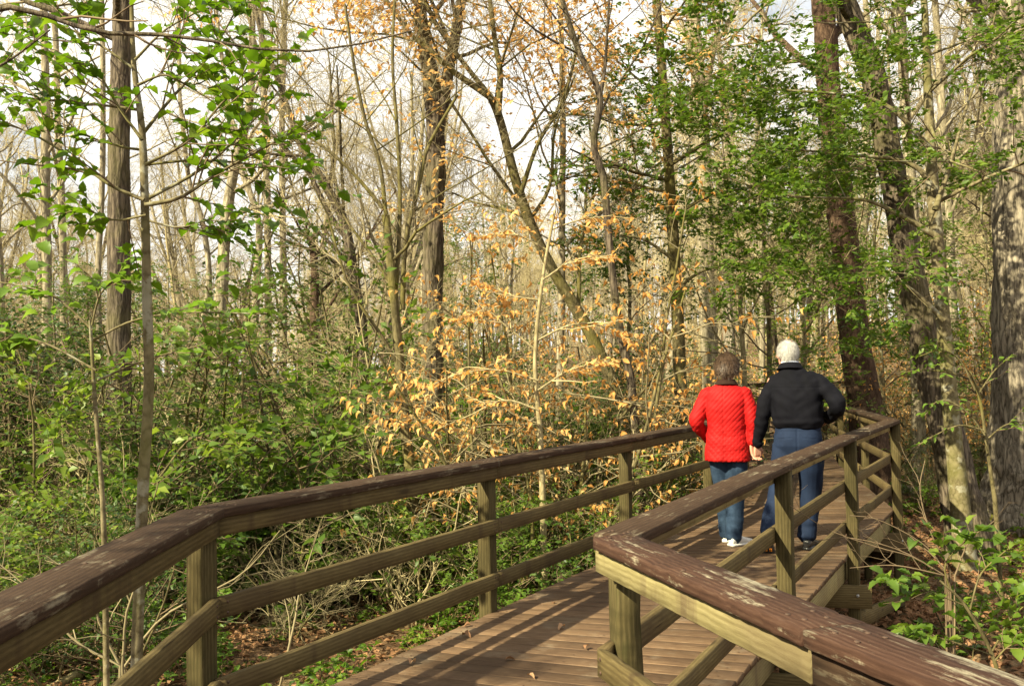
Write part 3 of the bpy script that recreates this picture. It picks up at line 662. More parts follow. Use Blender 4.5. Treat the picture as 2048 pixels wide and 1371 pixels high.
for pts, w, d, lab in [([(505, 720), (514, 560), (516, 440), (480, 330), (455, 200)], [16, 14, 12, 9], 24., 'thin trunk bent to the left beside the pale straight trunk'),
                       ([(536, 720), (536, 560), (534, 400), (528, 200), (520, -10)], [15, 14, 13, 11], 26., 'pale straight slender trunk in the far thicket'),
                       ([(566, 720), (566, 500), (564, 300), (566, 100), (572, -15)], [15, 13, 12, 10], 27., 'pale slender trunk with horizontal marks reaching to the sky'),
                       ([(396, 700), (418, 560), (404, 440), (378, 360), (360, 200)], [13, 11, 10, 8], 25., 'slender grey trunk leaning away left from the smooth trunk'),
                       ([(92, 760), (94, 560), (90, 380), (92, 200), (86, -10)], [21, 19, 17, 15], 22., 'grey forest trunk beyond the yellow green shrub'),
                       ([(128, 620), (124, 420), (116, 250), (110, 60), (90, -20)], [15, 13, 12, 10], 27., 'slim trunk behind the hanging dead branch'),
                       ([(202, 760), (196, 560), (204, 380), (206, 190), (204, 0)], [13, 12, 11, 9], 24., 'slim brown trunk close beside the tall dark trunk'),
                       ([(626, 720), (630, 560), (622, 470)], [19, 17, 14], 22., 'short broken stump of a tree in the thicket'),
                       ([(1490, 800), (1486, 700), (1482, 640), (1478, 540), (1470, 420)], [11, 10, 8, 6], 19., 'pale tan sapling stem showing between the two walkers'),
                       ([(1608, 780), (1606, 640), (1602, 560), (1598, 440), (1590, 300)], [12, 11, 9, 7], 20., 'straight pale tan sapling just behind the white haired walker'),
                       ([(1525, 800), (1524, 600), (1520, 450), (1512, 300)], [12, 11, 9, 7], 26., 'dim thin trunk far behind the white haired walker'),
                       ([(1835, 760), (1830, 560), (1822, 380), (1810, 200), (1800, 20)], [26, 24, 21, 19], 22., 'grey upright trunk partly hidden by the leaning dark trunk'),
                       ([(1905, 600), (1900, 450), (1890, 300), (1880, 150), (1870, 0)], [18, 16, 15, 12], 26., 'grey background trunk between the holly and the thick ridged trunk')]:
    stump = 'stump' in lab
    tan = 'tan' in lab
    hand('tree_stump' if stump else 'sapling' if tan else 'forest_tree', lab, 'tree', pts, d, w, M['bark_tan'] if tan else M['bark_brown'] if stump else M['bark_far_hazed'], M['twig_pale_hazed'], top=0 if stump or tan else 5., nb=5 if stump else 12, t0=.4 if not tan else .3, sides=9)

HK = []
for k in range(2):
    K = 14; P = np.stack([np.cumsum(rng.normal(size=K) * .05), np.cumsum(rng.normal(size=K) * .05), np.linspace(-.3, 7.5, K)], -1); Rd = .085 * np.linspace(1, .2, K)
    lv = crown_levels([(P, Rd, 34, .2, .99)], HOLLY); G = Geo(); trunk_tube(G, P, Rd, 10, .03); tm = G.mesh('trunk', [M['bark_holly']]); G = Geo()
    for j, (q, r_) in enumerate(lv): V, F = tubes(q, r_, SIDES[j]); G.add(V, F, 0)
    bm = G.mesh('branches', [M['twig_brown']]); p, d, u, s_ = leaf_sites(lv[2][0], 6, size=(.065, .115), t0=.1); V, F = leaves(p, d, u, s_, SH['kite']); HK.append((tm, bm, mesh_np('crown', V, F, [M['leaf_holly']])))
for k, (px, y, sc, lab) in enumerate([(1525, 20., .95, 'full leafy holly tree beyond the two walkers'), (1765, 23., 1.0, 'leafy holly tree between the brown trunk and the leaning trunk'), (1268, 17.5, .8, 'small leafy holly tree beside the diagonal beech'), (1960, 22., .95, 'leafy holly tree behind the thick ridged trunk'), (1630, 30., 1.15, 'tall leafy holly tree deep in the wood behind the walkers'),
                                   (340, 19., .62, 'dark leafy holly low behind the broad leaved sapling'), (950, 24., .85, 'leafy holly tree between the forked trunk and the beech'), (100, 17., .6, 'leafy holly low at the edge of the bare thicket'), (655, 22., .6, 'rounded leafy holly under the leaning bare trunk')]):
    x = (px - 1024) / FPX * y; r = thing('holly_tree', lab, 'tree', (x, y, float(gz(x, y)))); r.rotation_euler = (0, 0, k * 1.7); r.scale = (sc,) * 3
    part('trunk', HK[k % 2][0], r); part('branches', HK[k % 2][1], r); part('crown', HK[k % 2][2], r)
for k, (x, y, sc) in enumerate([(-6.4, .2, .85), (-9.5, 2.6, .8), (-9., -4.5, 1.)]):
    r = thing('holly_tree', 'leafy holly tree shading the walkway from outside the outer railing', 'tree', (x, y, float(gz(x, y))), 'holly trees beside the start of the walkway'); r.rotation_euler = (0, 0, k * 2.1); r.scale = (sc,) * 3
    part('trunk', HK[k % 2][0], r); part('branches', HK[k % 2][1], r); part('crown', HK[k % 2][2], r)

# ---- prototypes of the bare wood behind
def proto_tree(h, r, nb, t0, fork=False, lean=.06, spec=None):
    K = 16; d = np.array((rng.normal() * lean, rng.normal() * lean, 1.)); P = [np.zeros(3)]
    for i in range(K - 1): d = unit(d + rng.normal(size=3) * .05 + np.array((0, 0, .05))); P.append(P[-1] + d * h / (K - 1))
    P = np.array(P); P[0, 2] -= .3; Rd = r * np.linspace(1, .25, K); limbs = [(P, Rd)]; polys = [(P, Rd, nb, t0, .98)]
    if fork:
        Q, Rq = spawn(P[None], Rd[None], 2, .35, .6, 28, (h * .4, h * .55), 10, .06, .08, .7)
        for q, rr in zip(Q, Rq): limbs.append((q, rr)); polys.append((q, rr, nb // 2, .25, .98))
    dense = [dict(x) for x in BARE]; dense[1]['n'] = 7; dense[2]['n'] = 6; dense[3]['n'] = 4
    return limbs, crown_levels(polys, spec or dense)
protos = []
for k, (h, r, nb, t0, fk, bm, tm) in enumerate([(15, .17, 13, .35, False, 'bark_far_hazed', 'twig_pale_hazed'), (17, .22, 12, .4, True, 'bark_far_hazed', 'twig'), (12, .11, 14, .25, False, 'bark_tan', 'twig_pale_hazed'),
                                             (19, .26, 13, .45, True, 'bark_oak', 'twig_pale_hazed'), (10, .08, 14, .2, True, 'bark_far_hazed', 'twig_pale_hazed'), (16, .19, 14, .35, False, 'bark_dark', 'twig')]):
    limbs, lv = proto_tree(h, r, nb, t0, fk)
    G = Geo()
    for P, Rd in limbs: trunk_tube(G, P, Rd, 9, .04)
    tr_me = G.mesh('trunk', [M[bm]]); G = Geo()
    for j, (P, Rd) in enumerate(lv): V, F = tubes(P, Rd * (1 if j < 2 else 1.25), 3 if j else 5); G.add(V, F, 0 if j == 0 else 1)
    protos.append((tr_me, G.mesh('crown', [M[bm], M[tm]]), h))
TL = ['bare grey forest tree with fine pale twigs in the wood behind', 'bare forked forest tree in the wood behind', 'slender bare tan tree in the wood behind', 'tall bare ridged forest tree with a fork in the wood behind', 'small bare many limbed tree in the wood behind', 'bare dark barked forest tree in the wood behind']
TN = ['forest_tree', 'forest_tree', 'slender_tree', 'oak_tree', 'small_tree', 'forest_tree']
occupied = []
def place_tree(k, x, y, sc):
    tm, cm, h = protos[k]
    lab = TL[k].split(' in the wood')[0].replace(' with fine pale twigs', '').replace(' with a fork', '') + (' far back' if y > 50 else '') + ' ' + near_mark(x, y); r = thing(TN[k], lab, 'tree', (x, y, float(gz(x, y))), lab)
    r.rotation_euler = (0, 0, rng.random() * 6.28); r.scale = (sc, sc, sc * (1 + rng.normal() * .08))
    part('trunk', tm, r); part('crown', cm, r)
cnt = 0
while cnt < 285:
    y = 21 + 75 * rng.random() ** 1.25; px = -250 + 2550 * rng.random() if cnt < 215 else (-1100 + 850 * rng.random() if cnt % 3 == 0 else 2300 + 1500 * rng.random()); x = (px - 1024) / FPX * y
    if y < 30 and 2. < x < 12: continue
    if 820 < px < 1260 and y < 34: continue
    if px < 700 and y < 30 and rng.random() < .6: continue
    if any((x - a) ** 2 + (y - b) ** 2 < 1.6 for a, b in occupied): continue
    occupied.append((x, y)); k = rng.choice(6, p=[.2, .15, .22, .1, .2, .13])
    place_tree(int(k), x, y, (.74 if px < 760 else .9) * (.8 + .4 * rng.random())); cnt += 1
# far wood that reads as one mass
G = Geo(); nn = 800
y = 78 + 90 * rng.random(nn); x = (np.where(np.arange(nn) < 480, rng.random(nn) * 2700 - 330, rng.random(nn) * 5200 - 1500) - 1024) / FPX * y; z = gz(x, y)
hh = np.where(x < -12, 8., 14) * (.75 + .5 * rng.random(nn)); K = 6; P = np.empty((nn, K, 3)); P[:, 0] = np.stack([x, y, z - .3], -1); d = unit(rng.normal(size=(nn, 3)) * .07 + np.array((0, 0, 1)))
for j in range(1, K): d = unit(d + rng.normal(size=d.shape) * .05); P[:, j] = P[:, j - 1] + d * (hh / (K - 1))[:, None]
Rd = (.09 + .11 * rng.random(nn))[:, None] * np.linspace(1, .25, K)[None]; V, F = tubes(P, Rd, 4); G.add(V, F, 0)
a = spawn(P, Rd, 10, .2, 1., 45, (1.5, 3.2), 4, .15, .08, .45, rmin=.02); V, F = tubes(*a, 3); G.add(V, F, 1)
b = spawn(*a, 6, .2, 1., 45, (.7, 1.6), 3, .2, .06, .6, rmin=.015); V, F = tubes(*b, 3); G.add(V, F, 1)
c = spawn(*b, 3, .2, 1., 45, (.5, 1.), 2, .2, .06, .7, rmin=.012); V, F = tubes(*c, 3); G.add(V, F, 1)
fw = part('far_woodland', G.mesh('far_woodland', [M['bark_far_hazed'], M['twig_pale_hazed']])); fw['kind'] = 'stuff'; fw['label'] = 'hazy tan mass of bare far woodland along the skyline'; fw['category'] = 'woodland'  # hazy look is painted into the bark and twig colours

# ------------------------------------------------------------------ undergrowth
LPa, RPa = np.array(LP), np.array(RP)
def seg_dist(p, pts):
    a, b = pts[:-1], pts[1:]; d = b - a; t = np.clip(((p - a) * d).sum(1) / (d * d).sum(1), 0, 1); return np.linalg.norm(p - a - d * t[:, None], axis=1).min()
MID = (LPa + RPa) / 2
def walk_clear(x, y, m): return seg_dist(np.array((x, y)), MID) > m
def shrub_proto(h, stems, spread, n2, n3, leafn, lsize, lmat, shape='kite', bark_m='bark_slim', twig_m='twig_brown', leaf_keep=1., flat=.25, droop=0., low=.12, twigs4=0):
    S0 = []; R0 = []
    for i in range(stems):
        a = rng.random() * 6.28; d = unit(np.array((math.cos(a) * spread, math.sin(a) * spread, 1.))); p = np.array((math.cos(a), math.sin(a), 0)) * .12 * rng.random(); P = [p - np.array((0, 0, .15))]
        hh = h * (.65 + .35 * rng.random())
        for j in range(8): d = unit(d + rng.normal(size=3) * .14 + np.array((0, 0, .05))); P.append(P[-1] + d * hh / 8)
        S0.append(P); R0.append((.006 * h + .004) * np.linspace(1, .35, 9))
    S0 = np.array(S0); R0 = np.array(R0)
    l1 = spawn(S0, R0, n2, low, 1., 62, (h * .2, h * .42), 6, .16, .03, .55, flat=flat, rmin=.003)
    l2 = spawn(*l1, n3, .15, 1., 50, (h * .08, h * .2), 4, .18, .02, .6, flat=flat, rmin=.002)
    G = Geo(); V, F = tubes(S0, R0, 6); G.add(V, F, 0); V, F = tubes(*l1, 4); G.add(V, F, 1); V, F = tubes(*l2, 3); G.add(V, F, 1); src = l2
    if twigs4: l3 = spawn(*l2, twigs4, .2, 1., 45, (h * .06, h * .13), 3, .2, .02, .7, rmin=.0018); V, F = tubes(*l3, 3); G.add(V, F, 1); src = l3
    st = G.mesh('stems', [M[bark_m], M[twig_m]])
    lf = None
    if leafn:
        p, d, u, s = leaf_sites(src[0], leafn, t0=.1, size=lsize, droop=droop, upj=.5); k = rng.random(len(p)) < leaf_keep
        V, F = leaves(p[k], d[k], u[k], s[k], SH[shape]); lf = mesh_np('foliage', V, F, [M[lmat]])
    return st, lf
def shrub(name, label, cat, group, pr, x, y, sc, z=None):
    if 'beech by' not in group and 'diagonal' not in label: label = label + ' ' + near_mark(x, y); group = label
    r = thing(name, label, cat, (x, y, float(gz(x, y)) if z is None else z), group); r.rotation_euler = (rng.normal() * .06, rng.normal() * .06, rng.random() * 6.28); r.scale = (sc, sc, sc * (.85 + .3 * rng.random()))
    part('stems', pr[0], r)
    if pr[1]: part('foliage', pr[1], r)
    return r
HP = [shrub_proto(2.6, 5, .38, 8, 6, 7, (.05, .105), 'leaf_holly'), shrub_proto(3.2, 6, .32, 9, 7, 6, (.045, .085), 'leaf_deep'), shrub_proto(2.2, 5, .55, 8, 6, 7, (.05, .11), 'leaf_holly', low=.05), shrub_proto(1.5, 6, .6, 7, 5, 8, (.06, .11), 'leaf_lime', low=.05)]
HL = [('holly_shrub', 'glossy green holly shrub in the undergrowth'), ('evergreen_shrub', 'tall deep green evergreen shrub in the undergrowth'), ('holly_shrub', 'broad spreading holly shrub leafy to the ground'), ('low_shrub', 'low yellow green shrub in the undergrowth')]
TP = [shrub_proto(3.4, 7, .35, 7, 6, 0, None, None, bark_m='bark_tan', twig_m='twig_pale_hazed', twigs4=3, flat=0), shrub_proto(2.6, 8, .6, 7, 6, 0, None, None, bark_m='bark_slim', twig_m='twig', twigs4=3, flat=0)]
BP = [shrub_proto(4.2, 3, .22, 11, 8, 4, (.045, .09), 'leaf_beech', 'oval_curl', 'bark_slim', 'twig', .5, .55, .8, .2), shrub_proto(3.0, 2, .3, 10, 8, 4, (.045, .09), 'leaf_beech', 'oval_curl', 'bark_slim', 'twig', .55, .6, .8, .2)]
SP = [shrub_proto(.5, 4, .7, 3, 2, 5, (.05, .085), 'leaf_holly', 'oval', flat=.4), shrub_proto(.75, 4, .6, 4, 3, 4, (.05, .085), 'leaf_near', 'oval', flat=.4), shrub_proto(.35, 3, .9, 3, 2, 5, (.05, .08), 'leaf_lime', 'oval', flat=.4)]
FP = [shrub_proto(.55, 9, 1.1, 4, 3, 0, None, None, twig_m='twig_brown')]
got = []
def scatter(n_, ylo, yhi, pxlo, pxhi, fn, gap, pw=1.2, clear=1.7):
    c = 0; tries = 0
    while c < n_ and tries < 6000:
        tries += 1; y = ylo + (yhi - ylo) * rng.random() ** pw; px = pxlo + (pxhi - pxlo) * rng.random(); x = (px - 1024) / FPX * y
        if not walk_clear(x, y, clear): continue
        if any((x - a) ** 2 + (y - b) ** 2 < gap * gap for a, b in got): continue
        if fn is put_holly and 380 < px < 960 and y < 11.2: continue
        if fn is put_holly and y < 9 and px < 380 and rng.random() < .4: continue
        got.append((x, y)); fn(x, y, px); c += 1
def put_holly(x, y, px):
    k = int(rng.choice(4, p=[.34, .3, .24, .12])); sc = .75 + .6 * rng.random()
    if y < 8.6: sc *= .6
    elif y < 10.5: sc *= .8
    if px > 1000: sc *= .85
    if px < 760 and 10.5 < y < 24 and rng.random() < .6: sc *= 1.35
    if px > 1500: sc *= .7
    shrub(HL[k][0], HL[k][1], 'shrub', 'evergreen undergrowth, kind: ' + HL[k][1].split(' in the')[0], HP[k], x, y, sc)
def put_thicket(x, y, px):
    k = int(rng.integers(2)); shrub('bare_shrub', ['pale leafless upright shrub in the thicket', 'leafless spreading olive shrub in the thicket'][k], 'shrub', 'leafless shrubs, ' + ['upright', 'spreading'][k], TP[k], x, y, (.7 + .5 * rng.random()) * (.75 if y < 13 else 1))
def put_beech(x, y, px):
    k = int(rng.integers(2)); shrub('beech_sapling', ['tall beech sapling holding tan dry leaves', 'short beech sapling holding orange tan dry leaves'][k], 'sapling', 'beech saplings, ' + ['tall', 'short'][k], BP[k], x, y, (.75 + .45 * rng.random()) * (.8 if y < 19 else 1))
def put_seed(x, y, px):
    k = int(rng.integers(3)); shrub('seedling', ['small holly seedling on the leaf litter', 'leafy green seedling on the leaf litter', 'tiny lime green seedling on the leaf litter'][k], 'seedling', 'seedlings, kind %s' % ['holly', 'leafy', 'lime'][k], SP[k], x, y, .7 + .6 * rng.random())
scatter(74, 7.4, 20, -150, 900, put_holly, .75, 1.1)
scatter(66, 15, 34, -100, 1250, put_holly, 1.0, 1.1)
scatter(42, 9.5, 22, 850, 1340, put_holly, .6, 1.1)
scatter(60, 18, 42, 1250, 2250, put_holly, 1.1, 1.1)
scatter(78, 10., 27, -100, 1150, put_thicket, .45, 1.)
scatter(22, 20, 45, 1200, 2200, put_thicket, 1., 1.)
for px_, y_, k_, sc_ in ((1005, 10.9, 0, 1.0), (1150, 11.6, 0, 1.12), (1236, 12.6, 1, 1.3), (925, 12.2, 1, 1.15), (1085, 13.5, 0, 1.15), (1290, 13.6, 1, 1.1)):
    x_ = (px_ - 1024) / FPX * y_; got.append((x_, y_)); shrub('beech_sapling', 'beech sapling veiled in orange tan leaves near the foot of the diagonal beech', 'sapling', 'beech saplings by the diagonal beech', BP[k_], x_, y_, sc_)
scatter(8, 13.5, 18, 900, 1250, put_beech, .7)
scatter(56, 19, 40, 1250, 2150, put_beech, 1.)
scatter(14, 14, 30, 500, 1150, put_beech, 1.1)
scatter(26, 9, 40, 2250, 3300, put_holly, 1.1, 1.1)
scatter(12, 14, 36, 2200, 3300, put_beech, 1.1)
scatter(18, 9, 36, -1200, -100, put_holly, 1.1, 1.1)
scatter(70, 6.6, 15, -100, 1250, put_seed, .3, 1., 1.25)
scatter(40, 9, 22, 1650, 2150, put_seed, .35, 1., 1.3)

# ---- leaf litter lying on the ground
def litter(name, label, n_, xr, yr, size):
    x = xr[0] + (xr[1] - xr[0]) * rng.random(n_); y = yr[0] + (yr[1] - yr[0]) * rng.random(n_); p = np.stack([x, y, gz(x, y) + .012 + .02 * rng.random(n_)], -1)
    a = rng.random(n_) * 6.28; d = np.stack([np.cos(a), np.sin(a), rng.normal(size=n_) * .25], -1); u = unit(np.array((0, 0, 1.)) + rng.normal(size=(n_, 3)) * .38)
    V, F = leaves(p, d, u, size[0] + (size[1] - size[0]) * rng.random(n_), leaf_shape('kite', .25, .3)); o = part(name, mesh_np(name, V, F, [M['leaf_litter']])); o['kind'] = 'stuff'; o['label'] = label; o['category'] = 'leaf litter'
litter('leaf_litter', 'brown fallen leaves covering the ground left of the walkway', 42000, (-11, 4.5), (5, 21), (.06, .12))
litter('leaf_litter', 'sunlit fallen leaves covering the ground right of the walkway', 36000, (1.2, 14), (1, 24), (.06, .12))

# ---- plants near enough to count their leaves
LEAFM = {}
def leaf_parts(root, sites, mat, shape='holly', limit=300, jitter=True):
    p, d, u, s = sites; base = np.array(root.location)
    if not len(p): return
    key = (mat, shape)
    if key not in LEAFM:
        LEAFM[key] = [mesh_np('leaf', *(lambda q: (q[0], q[1]))(leaf_shape(shape, c, f)), [M[mat]]) for c, f in ((.15, .1), (.45, .16), (-.15, .2), (.3, .05))]
    # those in the picture and nearest first
    v = np.array([CM.transposed() @ Vector(q - np.array((0, 0, CAMZ))) for q in p]); sx = np.abs(v[:, 0] / -v[:, 2]); inf = (sx < .53) & (v[:, 2] < 0) & (np.abs(v[:, 1] / -v[:, 2]) < .36)
    order = np.argsort(np.where(inf, 0, 100) - v[:, 2]); keep, rest = order[:limit], order[limit:]
    Y = unit(d); X = unit(np.cross(Y, u)); Z = np.cross(X, Y)
    for i in keep:
        o = bpy.data.objects.new('leaf', LEAFM[key][int(rng.integers(4))]); C.objects.link(o); o.parent = root
        mt = Matrix(((X[i, 0], Y[i, 0], Z[i, 0], 0), (X[i, 1], Y[i, 1], Z[i, 1], 0), (X[i, 2], Y[i, 2], Z[i, 2], 0), (0, 0, 0, 1))) @ Matrix.Scale(s[i], 4)
        mt.translation = Vector(p[i] - base); o.matrix_local = mt
    if len(rest): V, F = leaves(p[rest], d[rest], u[rest], s[rest], leaf_shape(shape, .2, .12)); part('foliage', mesh_np('foliage', V - base, F, [M[mat]]), root, kind='stuff')
def hero(name, label, cat, stem, branches, d, bark_m, twig_m, leaf_mat, shape, twig_spec, leaf_n, leaf_size, limit=300, keep=1., top=0, droop=.15, group=None, upj=.35):
    P, Rd = limb_px(stem[0], stem[1] if len(stem) > 2 else d, stem[-1]); P, Rd = ground_base(P, Rd)
    if top: P, Rd = grow_top(P, Rd, top)
    root = thing(name, label, cat, tuple(P[0]), group); G = Geo(); trunk_tube(G, P, Rd, 10, .03)
    part('trunk' if cat == 'tree' else 'stem', G.mesh('trunk', [M[bark_m]], off=P[0]), root)
    G = Geo(); bp = []
    for pts, bd, w in branches:
        Q, Rq = limb_px(pts, bd, w, 12); V, F = tubes(Q[None], Rq[None], 6); G.add(V, F, 0); bp.append((Q, Rq))
    tw = [spawn(Q[None], Rq[None], twig_spec['n'], .2, 1., twig_spec.get('ang', 48), twig_spec['lf'], 5, .14, .02, .6, flat=twig_spec.get('flat', .5), rmin=.0016) for Q, Rq in bp]
    T = (np.concatenate([t[0] for t in tw]), np.concatenate([t[1] for t in tw])); V, F = tubes(*T, 4); G.add(V, F, 1); part('branches', G.mesh('branches', [M[bark_m], M[twig_m]], off=P[0]), root)
    bq = np.stack([q for q, _ in bp])
    sites = [np.concatenate(z) for z in zip(leaf_sites(T[0], leaf_n, t0=.1, size=leaf_size, droop=droop, upj=upj), leaf_sites(bq, leaf_n + 2, t0=.35, size=leaf_size, droop=droop, upj=upj))]
    k = rng.random(len(sites[0])) < keep; sites = [q[k] for q in sites]
    leaf_parts(root, sites, leaf_mat, shape, limit); return root
hero('holly_sapling', 'slender sapling with broad toothed green leaves, standing behind the outer railing bend', 'tree', ([(272, 1365), (285, 1000), (298, 770), (294, 600), (290, 430), (284, 260), (268, 130), (262, -30)], [23, 22, 20, 18, 15, 11, 7]),
     [([(290, 410), (360, 395), (430, 350), (520, 300), (640, 236)], 5.3, [10, 7, 5, 3]), ([(290, 400), (400, 340), (480, 270), (560, 180)], 5.7, [8, 6, 4, 3]), ([(288, 400), (220, 370), (150, 320), (60, 265), (-20, 240)], 5.2, [9, 7, 5, 3]),
      ([(284, 280), (235, 210), (190, 130), (150, 60)], 5.4, [8, 6, 4, 3]), ([(284, 270), (340, 200), (420, 110), (478, 10)], 5.6, [8, 6, 4, 3]), ([(280, 220), (200, 210), (90, 200), (10, 190)], 5.9, [7, 5, 4, 3]),
      ([(290, 330), (380, 280), (450, 200), (540, 130)], 5.1, [7, 5, 4, 3]), ([(292, 440), (360, 455), (420, 440), (470, 450)], 5.8, [5, 4, 3, 2]), ([(292, 430), (230, 440), (170, 420), (110, 430)], 5.0, [5, 4, 3, 2]), ([(286, 300), (230, 290), (140, 250), (30, 120)], 5.8, [6, 5, 3, 2]), ([(286, 330), (400, 320), (520, 330), (600, 340)], 5.9, [6, 5, 3, 2]), ([(276, 170), (330, 150), (390, 170), (470, 120)], 5.2, [6, 4, 3, 2]), ([(270, 140), (200, 90), (120, 50), (40, 20)], 5.6, [6, 5, 4, 3]), ([(270, 120), (330, 60), (400, 20), (450, -30)], 5.4, [6, 4, 3, 2])],
     5.5, 'bark_holly', 'twig_brown', 'leaf_near', 'holly', dict(n=10, lf=(.25, .75)), 6, (.06, .115), 300, .92, top=1.2)
hero('holly_sapling', 'low sapling spreading yellow green leaves beneath the broad leaved sapling', 'tree', ([(212, 1240), (205, 1000), (190, 800), (180, 640)], [12, 10, 8, 6]),
     [([(185, 660), (120, 600), (60, 575), (-30, 560)], 6.4, [5, 4, 3]), ([(186, 680), (270, 640), (380, 625), (540, 628)], 6.6, [5, 4, 3]), ([(184, 650), (200, 590), (230, 560), (270, 545)], 6.3, [5, 4, 3]), ([(192, 740), (100, 690), (30, 670), (-30, 655)], 6.0, [5, 4, 3]), ([(195, 760), (290, 720), (400, 690), (470, 660)], 6.8, [5, 4, 3])],
     6.4, 'bark_holly', 'twig_brown', 'leaf_lime', 'holly', dict(n=7, lf=(.15, .42)), 5, (.08, .125), 200, .9)
hero('holly_bush', 'bright green holly sprays over leaf litter, just outside the right hand railing', 'plant', ([(2010, 1420), (1985, 1310), (1930, 1210), (1880, 1160)], [10, 8, 6, 4]),
     [([(1930, 1210), (1880, 1190), (1820, 1170), (1776, 1160)], 5.2, [4, 3, 2]), ([(1985, 1310), (1930, 1290), (1860, 1270), (1800, 1260)], 5.0, [4, 3, 2]), ([(1940, 1220), (1960, 1150), (2000, 1110), (2040, 1080)], 5.3, [4, 3, 2]), ([(1985, 1300), (2020, 1240), (2070, 1190)], 5.1, [4, 3, 2]), ([(1990, 1320), (2020, 1290), (2080, 1270)], 4.9, [4, 3, 2]), ([(1900, 1180), (1890, 1130), (1920, 1090), (1950, 1075)], 5.4, [4, 3, 2])],
     5.2, 'bark_slim', 'twig_brown', 'leaf_holly', 'holly', dict(n=6, lf=(.12, .30)), 5, (.06, .10), 290, .95)
hero('holly_sapling', 'young holly with lime green sprays reaching across the pale holly trunk', 'sapling', ([(1990, 1000), (1975, 900), (1960, 800), (1940, 740)], [9, 7, 6, 4]),
     [([(1945, 760), (1900, 745), (1850, 740), (1800, 745)], 11.6, [4, 3, 2]), ([(1950, 780), (1920, 720), (1880, 700), (1840, 712)], 11.4, [4, 3, 2]), ([(1955, 790), (1990, 740), (2020, 715)], 11.5, [4, 3, 2]), ([(1968, 860), (1920, 850), (1870, 870), (1835, 890)], 11.2, [4, 3, 2]), ([(1972, 880), (2010, 850), (2060, 840)], 11.3, [4, 3, 2]), ([(1970, 870), (1930, 820), (1880, 800), (1850, 830)], 11.2, [4, 3, 2])],
     11.5, 'bark_slim', 'twig_brown', 'leaf_lime', 'oval', dict(n=4, lf=(.16, .38)), 4, (.06, .10), 200, .9)
# beech sprays with dry leaves in front of the diagonal trunk
hero('beech_sapling', 'beech sapling with pale tan leaf sprays at the foot of the diagonal beech', 'sapling', ([(1085, 980), (1080, 860), (1070, 720), (1085, 560), (1110, 420)], [13, 11, 9, 7, 5]),
     [([(1075, 760), (1000, 740), (930, 745), (860, 770)], 11., [5, 4, 2]), ([(1072, 700), (1010, 650), (970, 620), (920, 640)], 11.4, [5, 4, 2]), ([(1075, 680), (1140, 650), (1200, 650), (1260, 680)], 11.2, [5, 4, 2]), ([(1080, 600), (1020, 590), (960, 560)], 11.5, [5, 4, 2]), ([(1085, 560), (1150, 520), (1230, 510)], 11., [5, 4, 2]),
      ([(1078, 820), (1010, 800), (940, 830), (870, 860)], 10.8, [5, 4, 2]), ([(1095, 500), (1030, 470), (940, 475)], 11.4, [4, 3, 2]), ([(1100, 460), (1160, 440), (1230, 430)], 11.4, [4, 3, 2]), ([(1076, 780), (1140, 740), (1220, 720)], 10.9, [5, 4, 2])],
     11.2, 'bark_tan', 'twig_pale_hazed', 'leaf_beech', 'oval', dict(n=11, lf=(.25, .65), flat=.7), 7, (.055, .10), 300, .8, droop=.7, upj=.9)
# bare branch reaching in at the top, and a hanging dead branch
hero('dead_branch_tree', 'dark bare limb stretching across the sky from a trunk left of view', 'tree', ([(-260, 1300), (-240, 900), (-200, 400), (-150, 120), (-120, -60)], [60, 54, 46, 40, 34]),
     [([(-160, 150), (-60, 20), (60, 22), (130, 45), (210, 66), (330, 70), (450, 86), (570, 104), (700, 92), (830, 60)], 4.6, [14, 12, 10, 7, 5, 3]), ([(-180, 300), (-80, 180), (20, 120), (100, 60)], 4.8, [10, 7, 5, 3])],
     4.8, 'bark_dark', 'twig_brown', 'leaf_near', 'holly', dict(n=7, lf=(.15, .5)), 1, (.05, .08), 40, .12)
# leafless shrub with thin arching twigs outside the right railing
def bare_hero(name, label, stems, d, w, n1, lf, mat):
    P0 = pix(*stems[0][0], d); base = np.array((P0[0], P0[1], float(gz(P0[0], P0[1])))); root = thing(name, label, 'shrub', tuple(base)); G = Geo(); T = []
    for s in stems: 
        Q, Rq = limb_px(s, d * (1 + rng.normal() * .03), w, 12); Q = np.vstack([base[None] + rng.normal(size=3) * .03, Q]); Rq = np.concatenate([Rq[:1], Rq]); V, F = tubes(Q[None], Rq[None], 5); G.add(V, F, 0); T.append(spawn(Q[None], Rq[None], n1, .2, 1., 42, lf, 5, .16, .02, .6, rmin=.0012))
    T = (np.concatenate([t[0] for t in T]), np.concatenate([t[1] for t in T])); V, F = tubes(*T, 4); G.add(V, F, 0); a = spawn(*T, 3, .3, 1., 42, (lf[0] * .4, lf[1] * .4), 4, .16, .02, .7, rmin=.001); V, F = tubes(*a, 3); G.add(V, F, 0)
    part('stems', G.mesh('stems', [M[mat]], off=base), root)
bare_hero('bare_shrub', 'leafless shrub of thin arching twigs against the right railing posts', [[(1900, 1160), (1830, 1115), (1760, 1095), (1660, 1060), (1580, 1010)], [(1890, 1150), (1800, 1100), (1700, 1075), (1640, 1080)], [(1900, 1140), (1860, 1060), (1840, 980), (1850, 920)], [(1890, 1150), (1790, 1130), (1700, 1135)], [(1910, 1150), (1940, 1080), (1990, 1040)], [(1895, 1150), (1850, 1090), (1760, 1040), (1700, 1030)]], 5.6, [4, 3, 2.2, 1.6], 3, (.15, .4), 'twig_brown')
